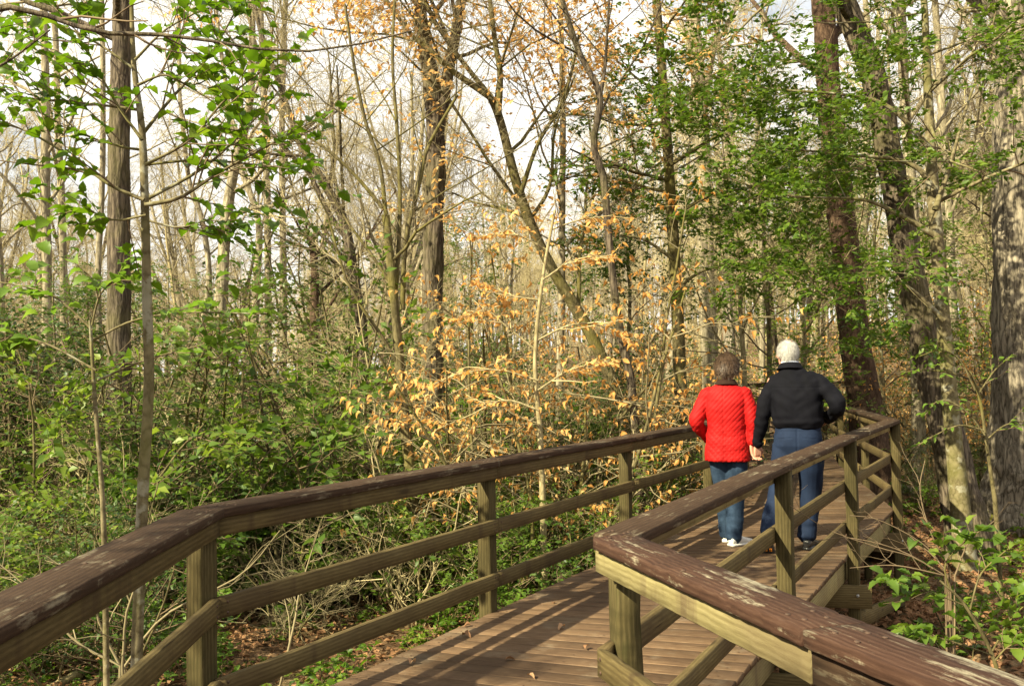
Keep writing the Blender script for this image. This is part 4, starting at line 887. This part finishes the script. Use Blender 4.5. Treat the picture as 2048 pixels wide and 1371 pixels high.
bare_hero('bare_shrub', 'leafless shrub with pale crooked twigs under the outer railing bend', [[(240, 1330), (200, 1250), (170, 1150), (90, 1120)], [(250, 1330), (330, 1230), (480, 1150), (560, 1060)], [(245, 1330), (260, 1200), (340, 1080), (420, 1040)], [(240, 1330), (150, 1280), (60, 1180), (0, 1128)], [(560, 1371), (590, 1240), (600, 1180), (640, 1050)]], 6.6, [6, 5, 3.5, 2], 6, (.3, .8), 'twig')

# moss at the foot of the thick trunk, logs, hanging moss, fallen leaves on the planks
big = [o for o in C.objects if o.get('label', '').startswith('thick grey ridged')][0]
G = Geo(); a = np.arange(40) * 2 * np.pi / 40; prof = [(1.25, -.1), (1.32, .06), (1.22, .2), (1.13, .34), (1.05, .46), (.96, .52)]
V = np.concatenate([np.stack([.53 * r_ * np.cos(a) * (1 + .1 * np.sin(3 * a + z_ * 4)) , .53 * r_ * np.sin(a) * (1 + .1 * np.cos(4 * a)), np.full(40, z_) * (1 + .35 * np.sin(2 * a + 2.2))], -1) for r_, z_ in prof]); V += rng.normal(size=V.shape) * .012
i_ = np.arange(len(V)).reshape(-1, 40); n_ = np.roll(i_, -1, 1); part('moss', mesh_np('moss', V, [np.stack([i_[:-1], n_[:-1], n_[1:], i_[1:]], -1).reshape(-1, 4)], [M['moss']]), big)
def log(label, a, b, d, w, mat):
    P = np.array([pix(*a, d[0]), pix(*b, d[1])]); P[:, 2] = gz(P[:, 0], P[:, 1]) + w * 1.1
    P = resample(np.vstack([P[0], P.mean(0) + rng.normal(size=3) * .08, P[1]]), 20); g = Geo(); trunk_tube(g, P, np.linspace(w, w * .65, 20), 12, .06); r_ = thing('fallen_log', label, 'log', tuple(P[0])); part('trunk', g.mesh('trunk', [mat], off=P[0]), r_)
    g = Geo(); q = spawn(P[None], np.full((1, 20), w * .5), 4, .2, .9, 55, (.3, .9), 5, .2, .05, .4); V, F = tubes(*q, 6); g.add(V, F); part('branch_stubs', g.mesh('branch_stubs', [mat], off=P[0]), r_)
log('pale fallen log lying in the green undergrowth beside the outer railing', (-60, 1140), (160, 1180), (8.2, 9.0), .06, M['bark_tan'])
log('dark rotting log on the leaf litter below the outer railing', (560, 1180), (800, 1130), (11.5, 13.), .10, M['bark_dark'])
log('grey fallen log on sunlit litter beyond the end of the railing', (1760, 900), (1990, 960), (21., 20.), .12, M['bark_far_hazed'])
for k, (px, py, dd, lab) in enumerate([(985, 335, 15., 'dark tuft of hanging moss beside the diagonal beech trunk'), (938, 330, 16., 'pale grey tuft of hanging moss near the forked trunk'), (700, 330, 16., 'wispy tuft of hanging moss over the thicket')]):
    c_ = pix(px, py, dd); n0 = 45; P = np.empty((n0, 6, 3)); P[:, 0] = c_ + rng.normal(size=(n0, 3)) * np.array((.09, .09, .06))
    for j in range(1, 6): P[:, j] = P[:, j - 1] + np.array((0, 0, -.13)) * (.5 + rng.random((n0, 1))) + rng.normal(size=(n0, 3)) * .04
    V, F = tubes(P, np.full((n0, 6), .0032) * np.linspace(1, .4, 6), 3); o = part('hanging_moss', mesh_np('hanging_moss', V - c_, [F], [M['twig']]), None, tuple(c_)); o['label'] = lab; o['category'] = 'moss'; o['kind'] = 'stuff'
dl = leaf_shape('oval', .6, .35); dm = mesh_np('fallen_leaf', dl[0] * np.array((1, 1, .6)), dl[1], [M['leaf_litter']]); dm2 = mesh_np('fallen_leaf', dl[0] * np.array((1.3, 1, 1)), dl[1], [M['leaf_litter']])
for k, (px, py) in enumerate([(925, 1272), (1055, 1353), (942, 1252), (1170, 1300), (820, 1330), (1105, 1208), (1340, 1120), (1420, 1140), (1640, 1010), (1660, 985), (1500, 1125), (1010, 1322), (1260, 1180), (1690, 1075), (1130, 1255)]):
    v = CM @ Vector(((px - 1024) / FPX, -(py - 685.5) / FPX, -1)); v = v * (-CAMZ / v.z); o = part('fallen_leaf', dm if k % 2 else dm2, None, (v.x, v.y, .012)); o.scale = (.045 + .02 * rng.random(),) * 3; o.rotation_euler = (rng.normal() * .15, rng.normal() * .15, rng.random() * 6.28)
    o['label'] = 'curled dry leaf lying on the boardwalk planks' ; o['category'] = 'leaf'; o['group'] = 'dry leaves on the planks'
# nail heads on the caps
nm = mesh_np('nail', np.array([(.006 * math.cos(t), .006 * math.sin(t), .0012) for t in np.arange(8) * math.pi / 4] + [(.0065 * math.cos(t), .0065 * math.sin(t), -.001) for t in np.arange(8) * math.pi / 4]), [np.array([list(range(8))]), np.array([(8 + j, 8 + (j + 1) % 8, (j + 1) % 8, j) for j in range(8)])], [M['steel_rust']], smooth=False)
for rt, pts, side in ((lrail, LP, 1), (rrail, RIN, -1)):
    for i in range(1, 7):
        d_ = (pts[i + 1] - pts[i]); L_ = np.linalg.norm(d_); d_ = d_ / L_; n2 = np.array((d_[1], -d_[0])) * -side
        for t in (.07, .12, L_ * .5, L_ - .12, L_ - .07):
            for w_ in (.025, .085):
                q = pts[i] + d_ * (t + rng.normal() * .01) + n2 * (w_ + rng.normal() * .005); o = part('nail', nm, rt); o.location = (q[0] - rt.location.x, q[1] - rt.location.y, .9645)
        for z_ in (.52, .565, .178, .228):
            for t in (.045, L_ - .045):
                q = pts[i] + d_ * t - n2 * .001; o = part('nail', nm, rt); o.location = (q[0] - rt.location.x, q[1] - rt.location.y, z_); o.rotation_euler = (0, math.pi / 2, math.atan2(-n2[1], -n2[0]))

# ------------------------------------------------------------------ people
def ellipsoid(c, r, nu=20, nv=12):
    th = np.linspace(0, np.pi, nv + 1); ph = np.arange(nu) * 2 * np.pi / nu
    V = np.stack([np.outer(np.sin(th), np.cos(ph)), np.outer(np.sin(th), np.sin(ph)), np.outer(np.cos(th), np.ones(nu))], -1).reshape(-1, 3) * np.asarray(r) + np.asarray(c)
    idx = np.arange((nv + 1) * nu).reshape(nv + 1, nu); nx = np.roll(idx, -1, 1)
    return V, [np.stack([idx[:-1], idx[1:], nx[1:], nx[:-1]], -1).reshape(-1, 4)]
def closed(V, F, K, s):
    n0, n1 = 0, (K - 1) * s; c0, c1 = len(V), len(V) + 1
    V = np.vstack([V, V[:s].mean(0), V[n1:n1 + s].mean(0)]); a = np.arange(s); b = np.roll(a, -1)
    return V, [F, np.concatenate([np.stack([np.full(s, c0), b, a], -1), np.stack([np.full(s, c1), n1 + a, n1 + b], -1)])]
def limb3(pts, rad, n=26, s=16, flat=None):
    P = resample(pts, n); r = np.interp(np.linspace(0, 1, n), np.linspace(0, 1, len(rad)), rad)
    e0 = P[0] - unit(P[1] - P[0]) * r[0] * .6; e1 = P[-1] + unit(P[-1] - P[-2]) * r[-1] * .6
    P = np.vstack([e0, P, e1]); r = np.concatenate([[r[0] * .55], r, [r[-1] * .55]])
    V, F = tubes(P[None], r[None], s)
    return closed(V, F, len(P), s)
def loft(rings, s=36):
    """rings: (cx,cy,cz,rx,ry,power)"""
    a = np.arange(s) * 2 * np.pi / s; V = []
    for cx, cy, cz, rx, ry, p in rings:
        c_, s_ = np.cos(a), np.sin(a); V.append(np.stack([cx + rx * np.sign(c_) * np.abs(c_) ** (2 / p), cy + ry * np.sign(s_) * np.abs(s_) ** (2 / p), np.full(s, cz)], -1))
    V = np.concatenate(V); K = len(rings); idx = np.arange(K * s).reshape(K, s); nx = np.roll(idx, -1, 1)
    F = np.stack([idx[:-1], nx[:-1], nx[1:], idx[1:]], -1).reshape(-1, 4); return closed(V, F, K, s)
def fuse(name, pieces, voxel, smooth, mat, disp=None, cut=None):
    G = Geo()
    for V, F in pieces: G.add(V, F)
    me = G.mesh(name, [mat]); ob = bpy.data.objects.new('tmp', me); C.objects.link(ob)
    m = ob.modifiers.new('r', 'REMESH'); m.mode = 'VOXEL'; m.voxel_size = voxel; m.adaptivity = 0
    if smooth: k = ob.modifiers.new('s', 'SMOOTH'); k.iterations = smooth; k.factor = .5
    dg = bpy.context.evaluated_depsgraph_get(); out = bpy.data.meshes.new_from_object(ob.evaluated_get(dg)); bpy.data.objects.remove(ob)
    out.name = name; out.materials.clear(); out.materials.append(mat); n_ = len(out.vertices)
    if disp:
        co = np.empty(n_ * 3, np.float32); out.vertices.foreach_get('co', co); co = co.reshape(-1, 3).astype(float)
        no = np.empty(n_ * 3, np.float32); out.vertices.foreach_get('normal', no); no = no.reshape(-1, 3)
        co += no * disp(co, no)[:, None]; out.vertices.foreach_set('co', co.astype(np.float32).ravel())
    out.polygons.foreach_set('use_smooth', np.ones(len(out.polygons), bool)); out.update(); return out
def vnoise(co, sc, off=0.): return np.array([mnoise.noise(Vector((p[0] * sc[0] + off, p[1] * sc[1] + off, p[2] * sc[2]))) for p in co])
def hand_pieces(wrist, knuck, side, curl, pal, sz=1.):
    """palm from wrist to knuckles; fingers curl towards the direction pal; side = unit vector across the knuckles towards the thumb"""
    w, k = np.array(wrist), np.array(knuck); ax = unit(k - w); pal = unit(np.array(pal) - (np.array(pal) @ ax) * ax); sd_ = np.cross(ax, pal) * side
    out = []
    for t in (-.026, -.009, .009, .026): out.append(limb3([w + sd_ * t * .6, (w + k) / 2 + sd_ * t * .9, k + sd_ * t], [.015 * sz, .014 * sz, .012 * sz], 8, 10))
    for t, ln in ((-.028, .82), (-.010, .97), (.009, 1.), (.027, .92)):
        p = k + sd_ * t; d = ax; pts = [p - ax * .015]
        for seg, a in ((.040, curl * .7), (.027, curl), (.021, curl * .7)):
            ca, sa = math.cos(a), math.sin(a); d = unit(d * ca + pal * sa) if True else d; pts.append(pts[-1] + d * seg * ln * sz + (ax * .015 if len(pts) == 1 else 0)); pal2 = pal
        out.append(limb3(pts, [.0095 * sz, .009 * sz, .0085 * sz, .0072 * sz], 12, 10))
    tb = w + (k - w) * .3 + sd_ * .028; out.append(limb3([tb, tb + ax * .03 + sd_ * .022 + pal * .008, tb + ax * .058 + sd_ * .022 + pal * .022, tb + ax * .078 + sd_ * .012 + pal * .032], [.013 * sz, .0115 * sz, .010 * sz, .008 * sz], 10, 10))
    return out
def head_pieces(c, s=1.):
    x, y, z = c
    q = [ellipsoid((x, y - .008 * s, z + .012 * s), (.076 * s, .096 * s, .102 * s)), ellipsoid((x, y + .035 * s, z - .055 * s), (.058 * s, .062 * s, .068 * s)), ellipsoid((x, y + .052 * s, z - .095 * s), (.033 * s, .035 * s, .028 * s)),
         limb3([(x, y + .088 * s, z + .012 * s), (x, y + .105 * s, z - .015 * s), (x, y + .108 * s, z - .032 * s)], [.009 * s, .012 * s, .015 * s], 8, 10), ellipsoid((x, y + .092 * s, z - .068 * s), (.026 * s, .010 * s, .006 * s), 12, 8), ellipsoid((x, y + .090 * s, z - .079 * s), (.024 * s, .010 * s, .006 * s), 12, 8)]
    for e in (-1, 1):
        q.append(ellipsoid((x + e * .082 * s, y + .002, z - .012 * s), (.009 * s, .020 * s, .033 * s), 12, 8)); q.append(ellipsoid((x + e * .033 * s, y + .083 * s, z + .026 * s), (.022 * s, .012 * s, .007 * s), 12, 8))
    return q
def yaw_pieces(q, c, a):
    ca, sa = math.cos(a), math.sin(a); o = []
    for V, F in q: v = np.asarray(V) - c; o.append((np.stack([v[:, 0] * ca - v[:, 1] * sa, v[:, 0] * sa + v[:, 1] * ca, v[:, 2]], -1) + c, F))
    return o
MYAW = R(30)
def shoe(root, heel, yaw, pitch, ln, mat, sole_mat, name='shoe', lugs=False):
    rings = []; n_ = 12
    prof = [(0, .030, .062), (.08, .036, .074), (.25, .036, .078), (.42, .036, .072), (.6, .043, .055), (.78, .045, .042), (.92, .036, .034), (1., .018, .024)]
    s = 18; a = np.arange(s) * 2 * np.pi / s; V = []
    for t, w_, h_ in prof:
        c_, s_ = np.cos(a), np.sin(a); V.append(np.stack([w_ * np.sign(c_) * np.abs(c_) ** .75, np.full(s, t * ln), .014 + h_ * .5 + h_ * .5 * np.sign(s_) * np.abs(s_) ** .75], -1))
    V = np.concatenate(V); K = len(prof); idx = np.arange(K * s).reshape(K, s); nx = np.roll(idx, -1, 1); V, F = closed(V, np.stack([idx[:-1], nx[:-1], nx[1:], idx[1:]], -1).reshape(-1, 4), K, s)
    me = fuse('shoe', [(V, F)], .006, 4, mat); o = part(name, me, root); o.location = heel; o.rotation_euler = (pitch, 0, yaw)
    out = [(w_ * 1.12, t * (ln + .012) - .006) for t, w_, h_ in prof]; poly = out + [(-x_, y_) for x_, y_ in reversed(out)]; k = len(poly)
    SV = [(x_, y_, 0) for x_, y_ in poly] + [(x_, y_, .02) for x_, y_ in poly]; SF = [np.array([list(range(k))[::-1], list(range(k, 2 * k))]), np.array([(j, (j + 1) % k, k + (j + 1) % k, k + j) for j in range(k)])]
    so_ = part('sole', mesh_np('sole', SV, SF, [sole_mat], smooth=False), o)
    if lugs:
        G = Geo(); cube = np.array([(a_, b_, c_) for a_ in (-1, 1) for b_ in (-1, 1) for c_ in (-1, 1)]); cf = np.array([(0, 1, 3, 2), (4, 6, 7, 5), (0, 4, 5, 1), (2, 3, 7, 6), (0, 2, 6, 4), (1, 5, 7, 3)])
        for lx in (-.026, -.014, .012, .024):
            for ly in (.05, .068, .15, .17): G.add(cube * np.array((.0045, .006, .003)) + np.array((lx, ly, -.001)), [cf])
        part('tread_lugs', G.mesh('tread_lugs', [M['orange']], smooth=False), o, kind='stuff')
def strands(c, r, n_, ln, mat, cond, flow, lift, wid=.0022, seg=4):
    """short hair as thin tapering strips growing over the skull"""
    q = unit(rng.normal(size=(n_ * 4, 3))); q = q[cond(q)][:n_]; P = q * r + c; N0 = unit(q / r); d = flow(q); d = unit(d - (d * N0).sum(-1, keepdims=True) * N0 * 1.0 + rng.normal(size=q.shape) * .16)
    L_ = ln[0] + (ln[1] - ln[0]) * rng.random(len(q)); pts = [P]; cur = P
    for j in range(seg):
        d = unit(d + N0 * lift * (1.2 - j / seg) - np.array((0, 0, .10)) + rng.normal(size=d.shape) * .07); cur = cur + d * (L_ / seg)[:, None]; e = (cur - c) / r; en = np.linalg.norm(e, axis=1, keepdims=True); cur = np.where(en < 1.01, c + e / en * 1.01 * r, cur); pts.append(cur)
    pts = np.stack(pts, 1); w_ = wid * np.linspace(1, .25, seg + 1); T = unit(np.gradient(pts, axis=1)); side = unit(np.cross(T, N0[:, None, :]))
    A, B = pts + side * w_[None, :, None], pts - side * w_[None, :, None]; V = np.stack([A, B], 2).reshape(-1, 3); idx = np.arange(len(V)).reshape(len(q), seg + 1, 2)
    return V, [np.stack([idx[:, :-1, 0], idx[:, :-1, 1], idx[:, 1:, 1], idx[:, 1:, 0]], -1).reshape(-1, 4)]
HEAD = R(20)
def person(label, loc):
    r = thing('person', label, 'person', loc); r.rotation_euler = (0, 0, -HEAD); return r
man_loc = np.array((2.41, 8.36, 0)); wom_loc = np.array((1.865, 8.62, 0))
def local(root, w): v = np.array(w) - root; c_, s_ = math.cos(HEAD), math.sin(HEAD); return np.array((v[0] * c_ - v[1] * s_, v[0] * s_ + v[1] * c_, v[2]))
joint = pix(1512, 908, 8.5)
jm, jw = local(man_loc, joint), local(wom_loc, joint)

# --- the man
man = person('person with short white hair, navy black jacket and blue trousers, holding hands', tuple(man_loc))
hc = np.array((-.075, .035, 1.655)); mw = jm + np.array((.012, -.005, .075))
sh_l, sh_r = np.array((-.19, -.005, 1.43)), np.array((.178, -.005, 1.43)); el_l = np.array((-.275, -.05, 1.16)); el_r = np.array((.325, -.09, 1.215)); wr_r = np.array((.235, .15, 1.10))
hipL, kneeL, ankL = np.array((-.09, 0, .92)), np.array((-.165, -.06, .50)), np.array((-.235, -.30, .175))
hipR, kneeR, ankR = np.array((.09, 0, .92)), np.array((.085, .09, .50)), np.array((.045, .05, .09))
mtorso = [(0, 0, .86, .165, .115, 2.4), (0, .0, .95, .165, .115, 2.4), (0, 0, 1.05, .165, .11, 2.4), (0, 0, 1.18, .175, .115, 2.4), (0, 0, 1.32, .185, .115, 2.4), (0, 0, 1.42, .175, .095, 2.4), (-.02, .0, 1.49, .10, .07, 2.2), (-.04, .01, 1.53, .06, .06, 2)]
body = [loft(mtorso), limb3([sh_l, el_l, mw], [.05, .042, .028]), limb3([sh_r, el_r, wr_r], [.05, .042, .03]), limb3([hipL, kneeL, ankL], [.078, .055, .04]), limb3([hipR, kneeR, ankR], [.078, .055, .04]), limb3([(-.045, .0, 1.47), (-.06, .015, 1.55), hc + np.array((0, .0, -.04))], [.065, .058, .058])]
body += [limb3([ankL, ankL + np.array((.0, .08, -.11))], [.035, .026]), limb3([ankR, ankR + np.array((.02, .12, -.045))], [.035, .026])]
body += yaw_pieces(head_pieces(hc, 1.02), hc, MYAW) + hand_pieces(mw, jm + np.array((.014, .005, -.008)), 1, .85, (-.6, .8, 0), 1.0) + hand_pieces(wr_r, wr_r + np.array((-.05, .07, -.035)), 1, .4, (-.7, -.6, -.2))
part('body', fuse('body', body, .0055, 3, M['skin']), man)
def jacket_disp(co, no):
    tw = np.stack([co[:, 0] + .5 * co[:, 2], co[:, 1], co[:, 2] - .6 * np.abs(co[:, 0])], -1); w = vnoise(co, (6, 6, 5)) * .010 + vnoise(tw, (16, 9, 4), 7.) * .011 + vnoise(tw, (5, 5, 19), 3.) * .008
    arm = np.clip((np.abs(co[:, 0] + 0.0) - .215) / .03, 0, 1); w = w + arm * vnoise(co, (9, 9, 15), 1.) * .007
    low = np.exp(-((co[:, 2] - 1.10) / .045) ** 2); w = w + low * (vnoise(co, (3, 3, 22), 5.) * .010); seam = np.exp(-((co[:, 2] - 1.365 - .02 * np.abs(co[:, 0])) / .004) ** 2) * (np.abs(co[:, 0]) < .2); return w - seam * .003
jk = [loft([(0, 0, 1.025, .188, .135, 2.4), (0, 0, 1.045, .20, .147, 2.4), (0, -.005, 1.075, .214, .160, 2.4), (0, -.008, 1.15, .212, .158, 2.4), (0, -.008, 1.25, .214, .152, 2.4), (0, -.008, 1.35, .222, .142, 2.5), (0, -.006, 1.42, .222, .126, 2.5), (-.005, -.004, 1.465, .195, .105, 2.4), (-.02, 0, 1.505, .135, .088, 2.2), (-.035, .004, 1.53, .088, .078, 2.1)]),
      limb3([sh_l + np.array((.03, 0, -.012)), (sh_l + el_l) / 2 + np.array((-.008, 0, 0)), el_l, (el_l + mw) / 2, mw + (el_l - mw) * .10], [.080, .070, .062, .056, .045], 34), limb3([sh_r + np.array((-.03, 0, -.012)), (sh_r + el_r) / 2 + np.array((.012, -.005, 0)), el_r, (el_r + wr_r) / 2 + np.array((0, .0, -.01)), wr_r], [.080, .072, .068, .060, .050], 34)]
jko = part('jacket', fuse('jacket', jk, .0075, 6, M['navy'], jacket_disp), man)
def ring_collar(c, r0, r1, h, th, tilt=.25):
    s = 40; a = np.arange(s) * 2 * np.pi / s; V = []
    for rr, zz in ((r0, 0), (r1, h), (r1 + th * .7, h * 1.02), (r0 + th * 2.2, h * .12)): V.append(np.stack([c[0] + rr * np.cos(a), c[1] + rr * 1.0 * np.sin(a), c[2] + zz - tilt * rr * np.sin(a) * 1.0], -1))
    V = np.concatenate(V); i_ = np.arange(4 * s).reshape(4, s); n_ = np.roll(i_, -1, 1); j_ = np.roll(i_, -1, 0); m_ = np.roll(n_, -1, 0); return V, [np.stack([i_, j_, m_, n_], -1).reshape(-1, 4)]
part('collar', fuse('collar', [ring_collar((-.05, .01, 1.508), .088, .074, .062, .014, .18)], .005, 3, M['navy'], lambda co, no: vnoise(co, (16, 16, 16)) * .004), jko)
part('cuff', fuse('cuff', [limb3([mw + (el_l - mw) * .10, mw + (el_l - mw) * .02], [.046, .042], 8)], .005, 2, M['navy']), jko)
part('shirt_collar', fuse('shirt_collar', [ring_collar((-.053, .012, 1.552), .070, .066, .034, .006, .16)], .004, 2, M['shirt']), man)
def trouser_disp(co, no):
    w = vnoise(co, (7, 7, 6)) * .009 + vnoise(co, (11, 11, 3), 4.) * .006; low = np.clip((.42 - co[:, 2]) / .3, 0, 1); w = w + low * vnoise(co, (8, 8, 22), 2.) * .010
    crease = np.exp(-(co[:, 0] / .006) ** 2) * (co[:, 1] < 0) * np.clip((co[:, 2] - .80) / .05, 0, 1) * (co[:, 2] < 1.02); pk = 0
    for px_ in (-.095, .095): 
        inside = (np.abs(co[:, 0] - px_) < .058) & (co[:, 1] < 0); pk = pk + inside * np.exp(-((co[:, 2] - .945 + .12 * (np.abs(co[:, 0]) - .095)) / .0035) ** 2)
    belt = np.exp(-((co[:, 2] - 1.0) / .004) ** 2); return w - crease * .007 - pk * .004 - belt * .002
legs = lambda h, k, a_, r: limb3([h + np.array((0, 0, -.02)), (h + k) / 2, k, (k + a_) / 2, a_ + (k - a_) * .02], r, 34)
tr = [loft([(0, -.004, .80, .172, .125, 2.5), (0, -.006, .88, .205, .145, 2.5), (0, -.006, .95, .202, .142, 2.5), (0, 0, 1.03, .186, .128, 2.4), (0, 0, 1.06, .182, .124, 2.4)]), legs(hipL + np.array((-.012, 0, -.03)), kneeL, ankL, [.118, .106, .088, .078, .076]), legs(hipR + np.array((.012, 0, -.03)), kneeR, ankR, [.118, .108, .092, .082, .080])]
part('trousers', fuse('trousers', tr, .0075, 5, M['trousers'], trouser_disp), man)
shoe(man, tuple(ankL + np.array((.0, -.055, -.015))), R(4), R(-52), .27, M['shoe_black'], M['rubber'], lugs=True)
shoe(man, (ankR[0] + .0, ankR[1] - .075, .004), R(-14), 0, .285, M['shoe_black'], M['shoe_black'])
hr = np.array((.088, .102, .106)); hcc = hc + np.array((0, -.010, .014))
bald = lambda q: ((q[:, 0] - .05) ** 2 + (q[:, 1] + .28) ** 2 < .13) & (q[:, 2] > .5)
cond = lambda q: (q[:, 2] > -.42 - .30 * (-q[:, 1])) & ((q[:, 1] < .35) | (q[:, 2] > .45)) & ~(bald(q) & (rng.random(len(q)) < .9)) & (q[:, 2] > np.where(np.abs(q[:, 0]) > .82, -.12, -9)) & (q[:, 1] < .62)
flow = lambda q: np.stack([q[:, 0] * 1.1 - .15, q[:, 1] * .9 - .12, -.75 * np.ones(len(q))], -1)
G = Geo(); G.add(*strands(hcc, hr, 9500, (.025, .05), M['hair_white'], cond, flow, .0, .0011)); 
V, F = ellipsoid(hcc, hr * 1.004, 48, 30); ctr = unit((V[F[0]].mean(1) - hcc) / hr); kf = cond(ctr) & ~bald(ctr); G.add(V, [F[0][kf]])
hv = yaw_pieces([(np.concatenate(G.V), None)], hc, MYAW)[0][0]; G.V = [hv]
part('hair', G.mesh('hair', [M['hair_white']]), man)
for e in (-1, 1): part('eye', mesh_np('eye', *yaw_pieces([ellipsoid((hc[0] + e * .031, hc[1] + .083, hc[2] + .010), (.012, .010, .010), 12, 8)], hc, MYAW)[0], [M['eye']]), man)

# --- the woman
wom = person('person with short brown hair, red quilted jacket, jeans and white shoes, holding hands', tuple(wom_loc))
hc = np.array((.01, .03, 1.545)); ww_ = jw + np.array((-.030, .005, .078))
sh_l, sh_r = np.array((-.165, 0, 1.335)), np.array((.165, 0, 1.335)); el_l = np.array((-.255, -.05, 1.075)); wr_l = np.array((-.185, .12, .91)); el_r = np.array((.225, -.04, 1.08))
hipL, kneeL, ankL = np.array((-.08, .01, .86)), np.array((-.06, .10, .47)), np.array((-.045, .20, .085)); hipR, kneeR, ankR = np.array((.08, .0, .86)), np.array((.06, .03, .47)), np.array((.035, .0, .085))
body = [loft([(0, 0, .80, .15, .105, 2.3), (0, 0, .92, .15, .105, 2.3), (0, 0, 1.05, .13, .095, 2.3), (0, 0, 1.2, .145, .105, 2.3), (0, 0, 1.31, .145, .085, 2.3), (0, 0, 1.37, .09, .06, 2.2), (0, 0, 1.40, .05, .05, 2)]), limb3([sh_l, el_l, wr_l], [.042, .036, .025]), limb3([sh_r, el_r, ww_], [.042, .036, .024]),
        limb3([hipL, kneeL, ankL], [.075, .05, .035]), limb3([hipR, kneeR, ankR], [.075, .05, .035]), limb3([(0, .0, 1.34), (.005, .01, 1.42), hc + np.array((0, 0, -.03))], [.055, .048, .048]), limb3([ankL, ankL + np.array((.03, .10, -.045))], [.03, .022]), limb3([ankR, ankR + np.array((.06, .08, -.045))], [.03, .022])]
body += head_pieces(hc, .94) + hand_pieces(ww_, jw + np.array((-.014, .004, -.004)), -1, .75, (.75, -.6, 0), .92) + hand_pieces(wr_l, wr_l + np.array((.03, .06, -.05)), -1, .4, (.7, -.6, 0), .92)
part('body', fuse('body', body, .0055, 3, M['skin']), wom)
def quilt(co, no):
    arm = np.abs(co[:, 0]) > .19; u = np.where(np.abs(no[:, 0]) > .75, co[:, 1] * np.sign(co[:, 0]), co[:, 0]); z = co[:, 2]
    f1 = np.abs(np.sin((u * 1.0 - z * .95) * np.pi / .043 + .3)); f2 = np.abs(np.sin((u * .95 + z * 1.0) * np.pi / .054 + .9)); low = .25 + .75 * np.clip((1.12 - z) / .15, 0, 1)
    puff = np.minimum(f1, 1 - low + low * f2) ** .6; w = puff * .0048 - .003
    w = w + vnoise(co, (6, 6, 13)) * .009 * np.where(arm, 1.3, 1.) + vnoise(co, (14, 14, 30), 5.) * .0038 * low; seam = np.exp(-((co[:, 0] + .012) / .004) ** 2) * (co[:, 1] < 0); return w - seam * .004
jk = [loft([(0, 0, .735, .196, .145, 2.3), (0, 0, .75, .200, .150, 2.3), (0, 0, .86, .192, .145, 2.3), (0, 0, .98, .172, .132, 2.3), (0, 0, 1.08, .170, .130, 2.3), (0, -.004, 1.18, .182, .134, 2.4), (0, -.004, 1.27, .188, .126, 2.5), (0, -.002, 1.335, .180, .105, 2.4), (0, 0, 1.378, .125, .085, 2.2), (0, 0, 1.402, .075, .068, 2.1)]),
      limb3([sh_l + np.array((.02, 0, -.012)), (sh_l + el_l) / 2, el_l, (el_l + wr_l) / 2, wr_l], [.074, .068, .063, .055, .044], 32), limb3([sh_r + np.array((-.02, 0, -.012)), (sh_r + el_r) / 2, el_r, (el_r + ww_) / 2, ww_ + (el_r - ww_) * .06], [.074, .066, .058, .050, .040], 32)]
jko = part('jacket', fuse('jacket', jk, .006, 4, M['red'], quilt), wom)
part('collar', fuse('collar', [ring_collar((.003, .005, 1.385), .078, .066, .055, .012, .10)], .0045, 3, M['collar'], lambda co, no: vnoise(co, (20, 20, 20)) * .003), jko)
def jean_disp(co, no): return vnoise(co, (8, 8, 7)) * .008 + vnoise(co, (10, 10, 24), 3.) * .005 * np.clip((.5 - co[:, 2]) / .3, .2, 1)
tr = [loft([(0, 0, .74, .160, .118, 2.4), (0, 0, .82, .175, .13, 2.4), (0, 0, .92, .165, .12, 2.4), (0, 0, 1.0, .14, .105, 2.4)]), legs(hipL + np.array((-.004, 0, -.03)), kneeL, ankL + np.array((0, 0, -.03)), [.098, .090, .076, .070, .070]), legs(hipR + np.array((.004, 0, -.03)), kneeR, ankR + np.array((0, 0, -.03)), [.098, .092, .080, .074, .074])]
part('jeans', fuse('jeans', tr, .007, 4, M['jeans'], jean_disp), wom)
shoe(wom, (ankL[0] - .005, ankL[1] - .06, .004), R(-8), 0, .25, M['shoe_white'], M['shoe_white'])
shoe(wom, (ankR[0] - .02, ankR[1] - .055, .004), R(-38), 0, .255, M['shoe_white'], M['shoe_white'])
hr = np.array((.098, .110, .116)); hcc = hc + np.array((0, -.014, .018))
cond = lambda q: (q[:, 2] > -.52 - .16 * (-q[:, 1])) & ((q[:, 1] < .30) | (q[:, 2] > .5))
flow = lambda q: np.stack([q[:, 0] * 1.1 + .25 * np.sin(7 * q[:, 2] + 5 * q[:, 0]), q[:, 1] * .9 - .1, -.7 * np.ones(len(q))], -1)
G = Geo(); G.add(*strands(hcc, hr * .98, 9500, (.03, .07), M['hair_brown'], cond, flow, .11, .0017)); V, F = ellipsoid(hcc, hr * 1.0, 60, 40); ctr = unit((V[F[0]].mean(1) - hcc) / hr); kf = cond(ctr)
V = V + unit(V - hcc) * (vnoise(V, (26, 26, 18)) * .012)[:, None]; G.add(V, [F[0][kf]]); part('hair', G.mesh('hair', [M['hair_brown']]), wom)
for e in (-1, 1): part('eye', mesh_np('eye', *ellipsoid((hc[0] + e * .029, hc[1] + .077, hc[2] + .010), (.011, .009, .009), 12, 8), [M['eye']]), wom)
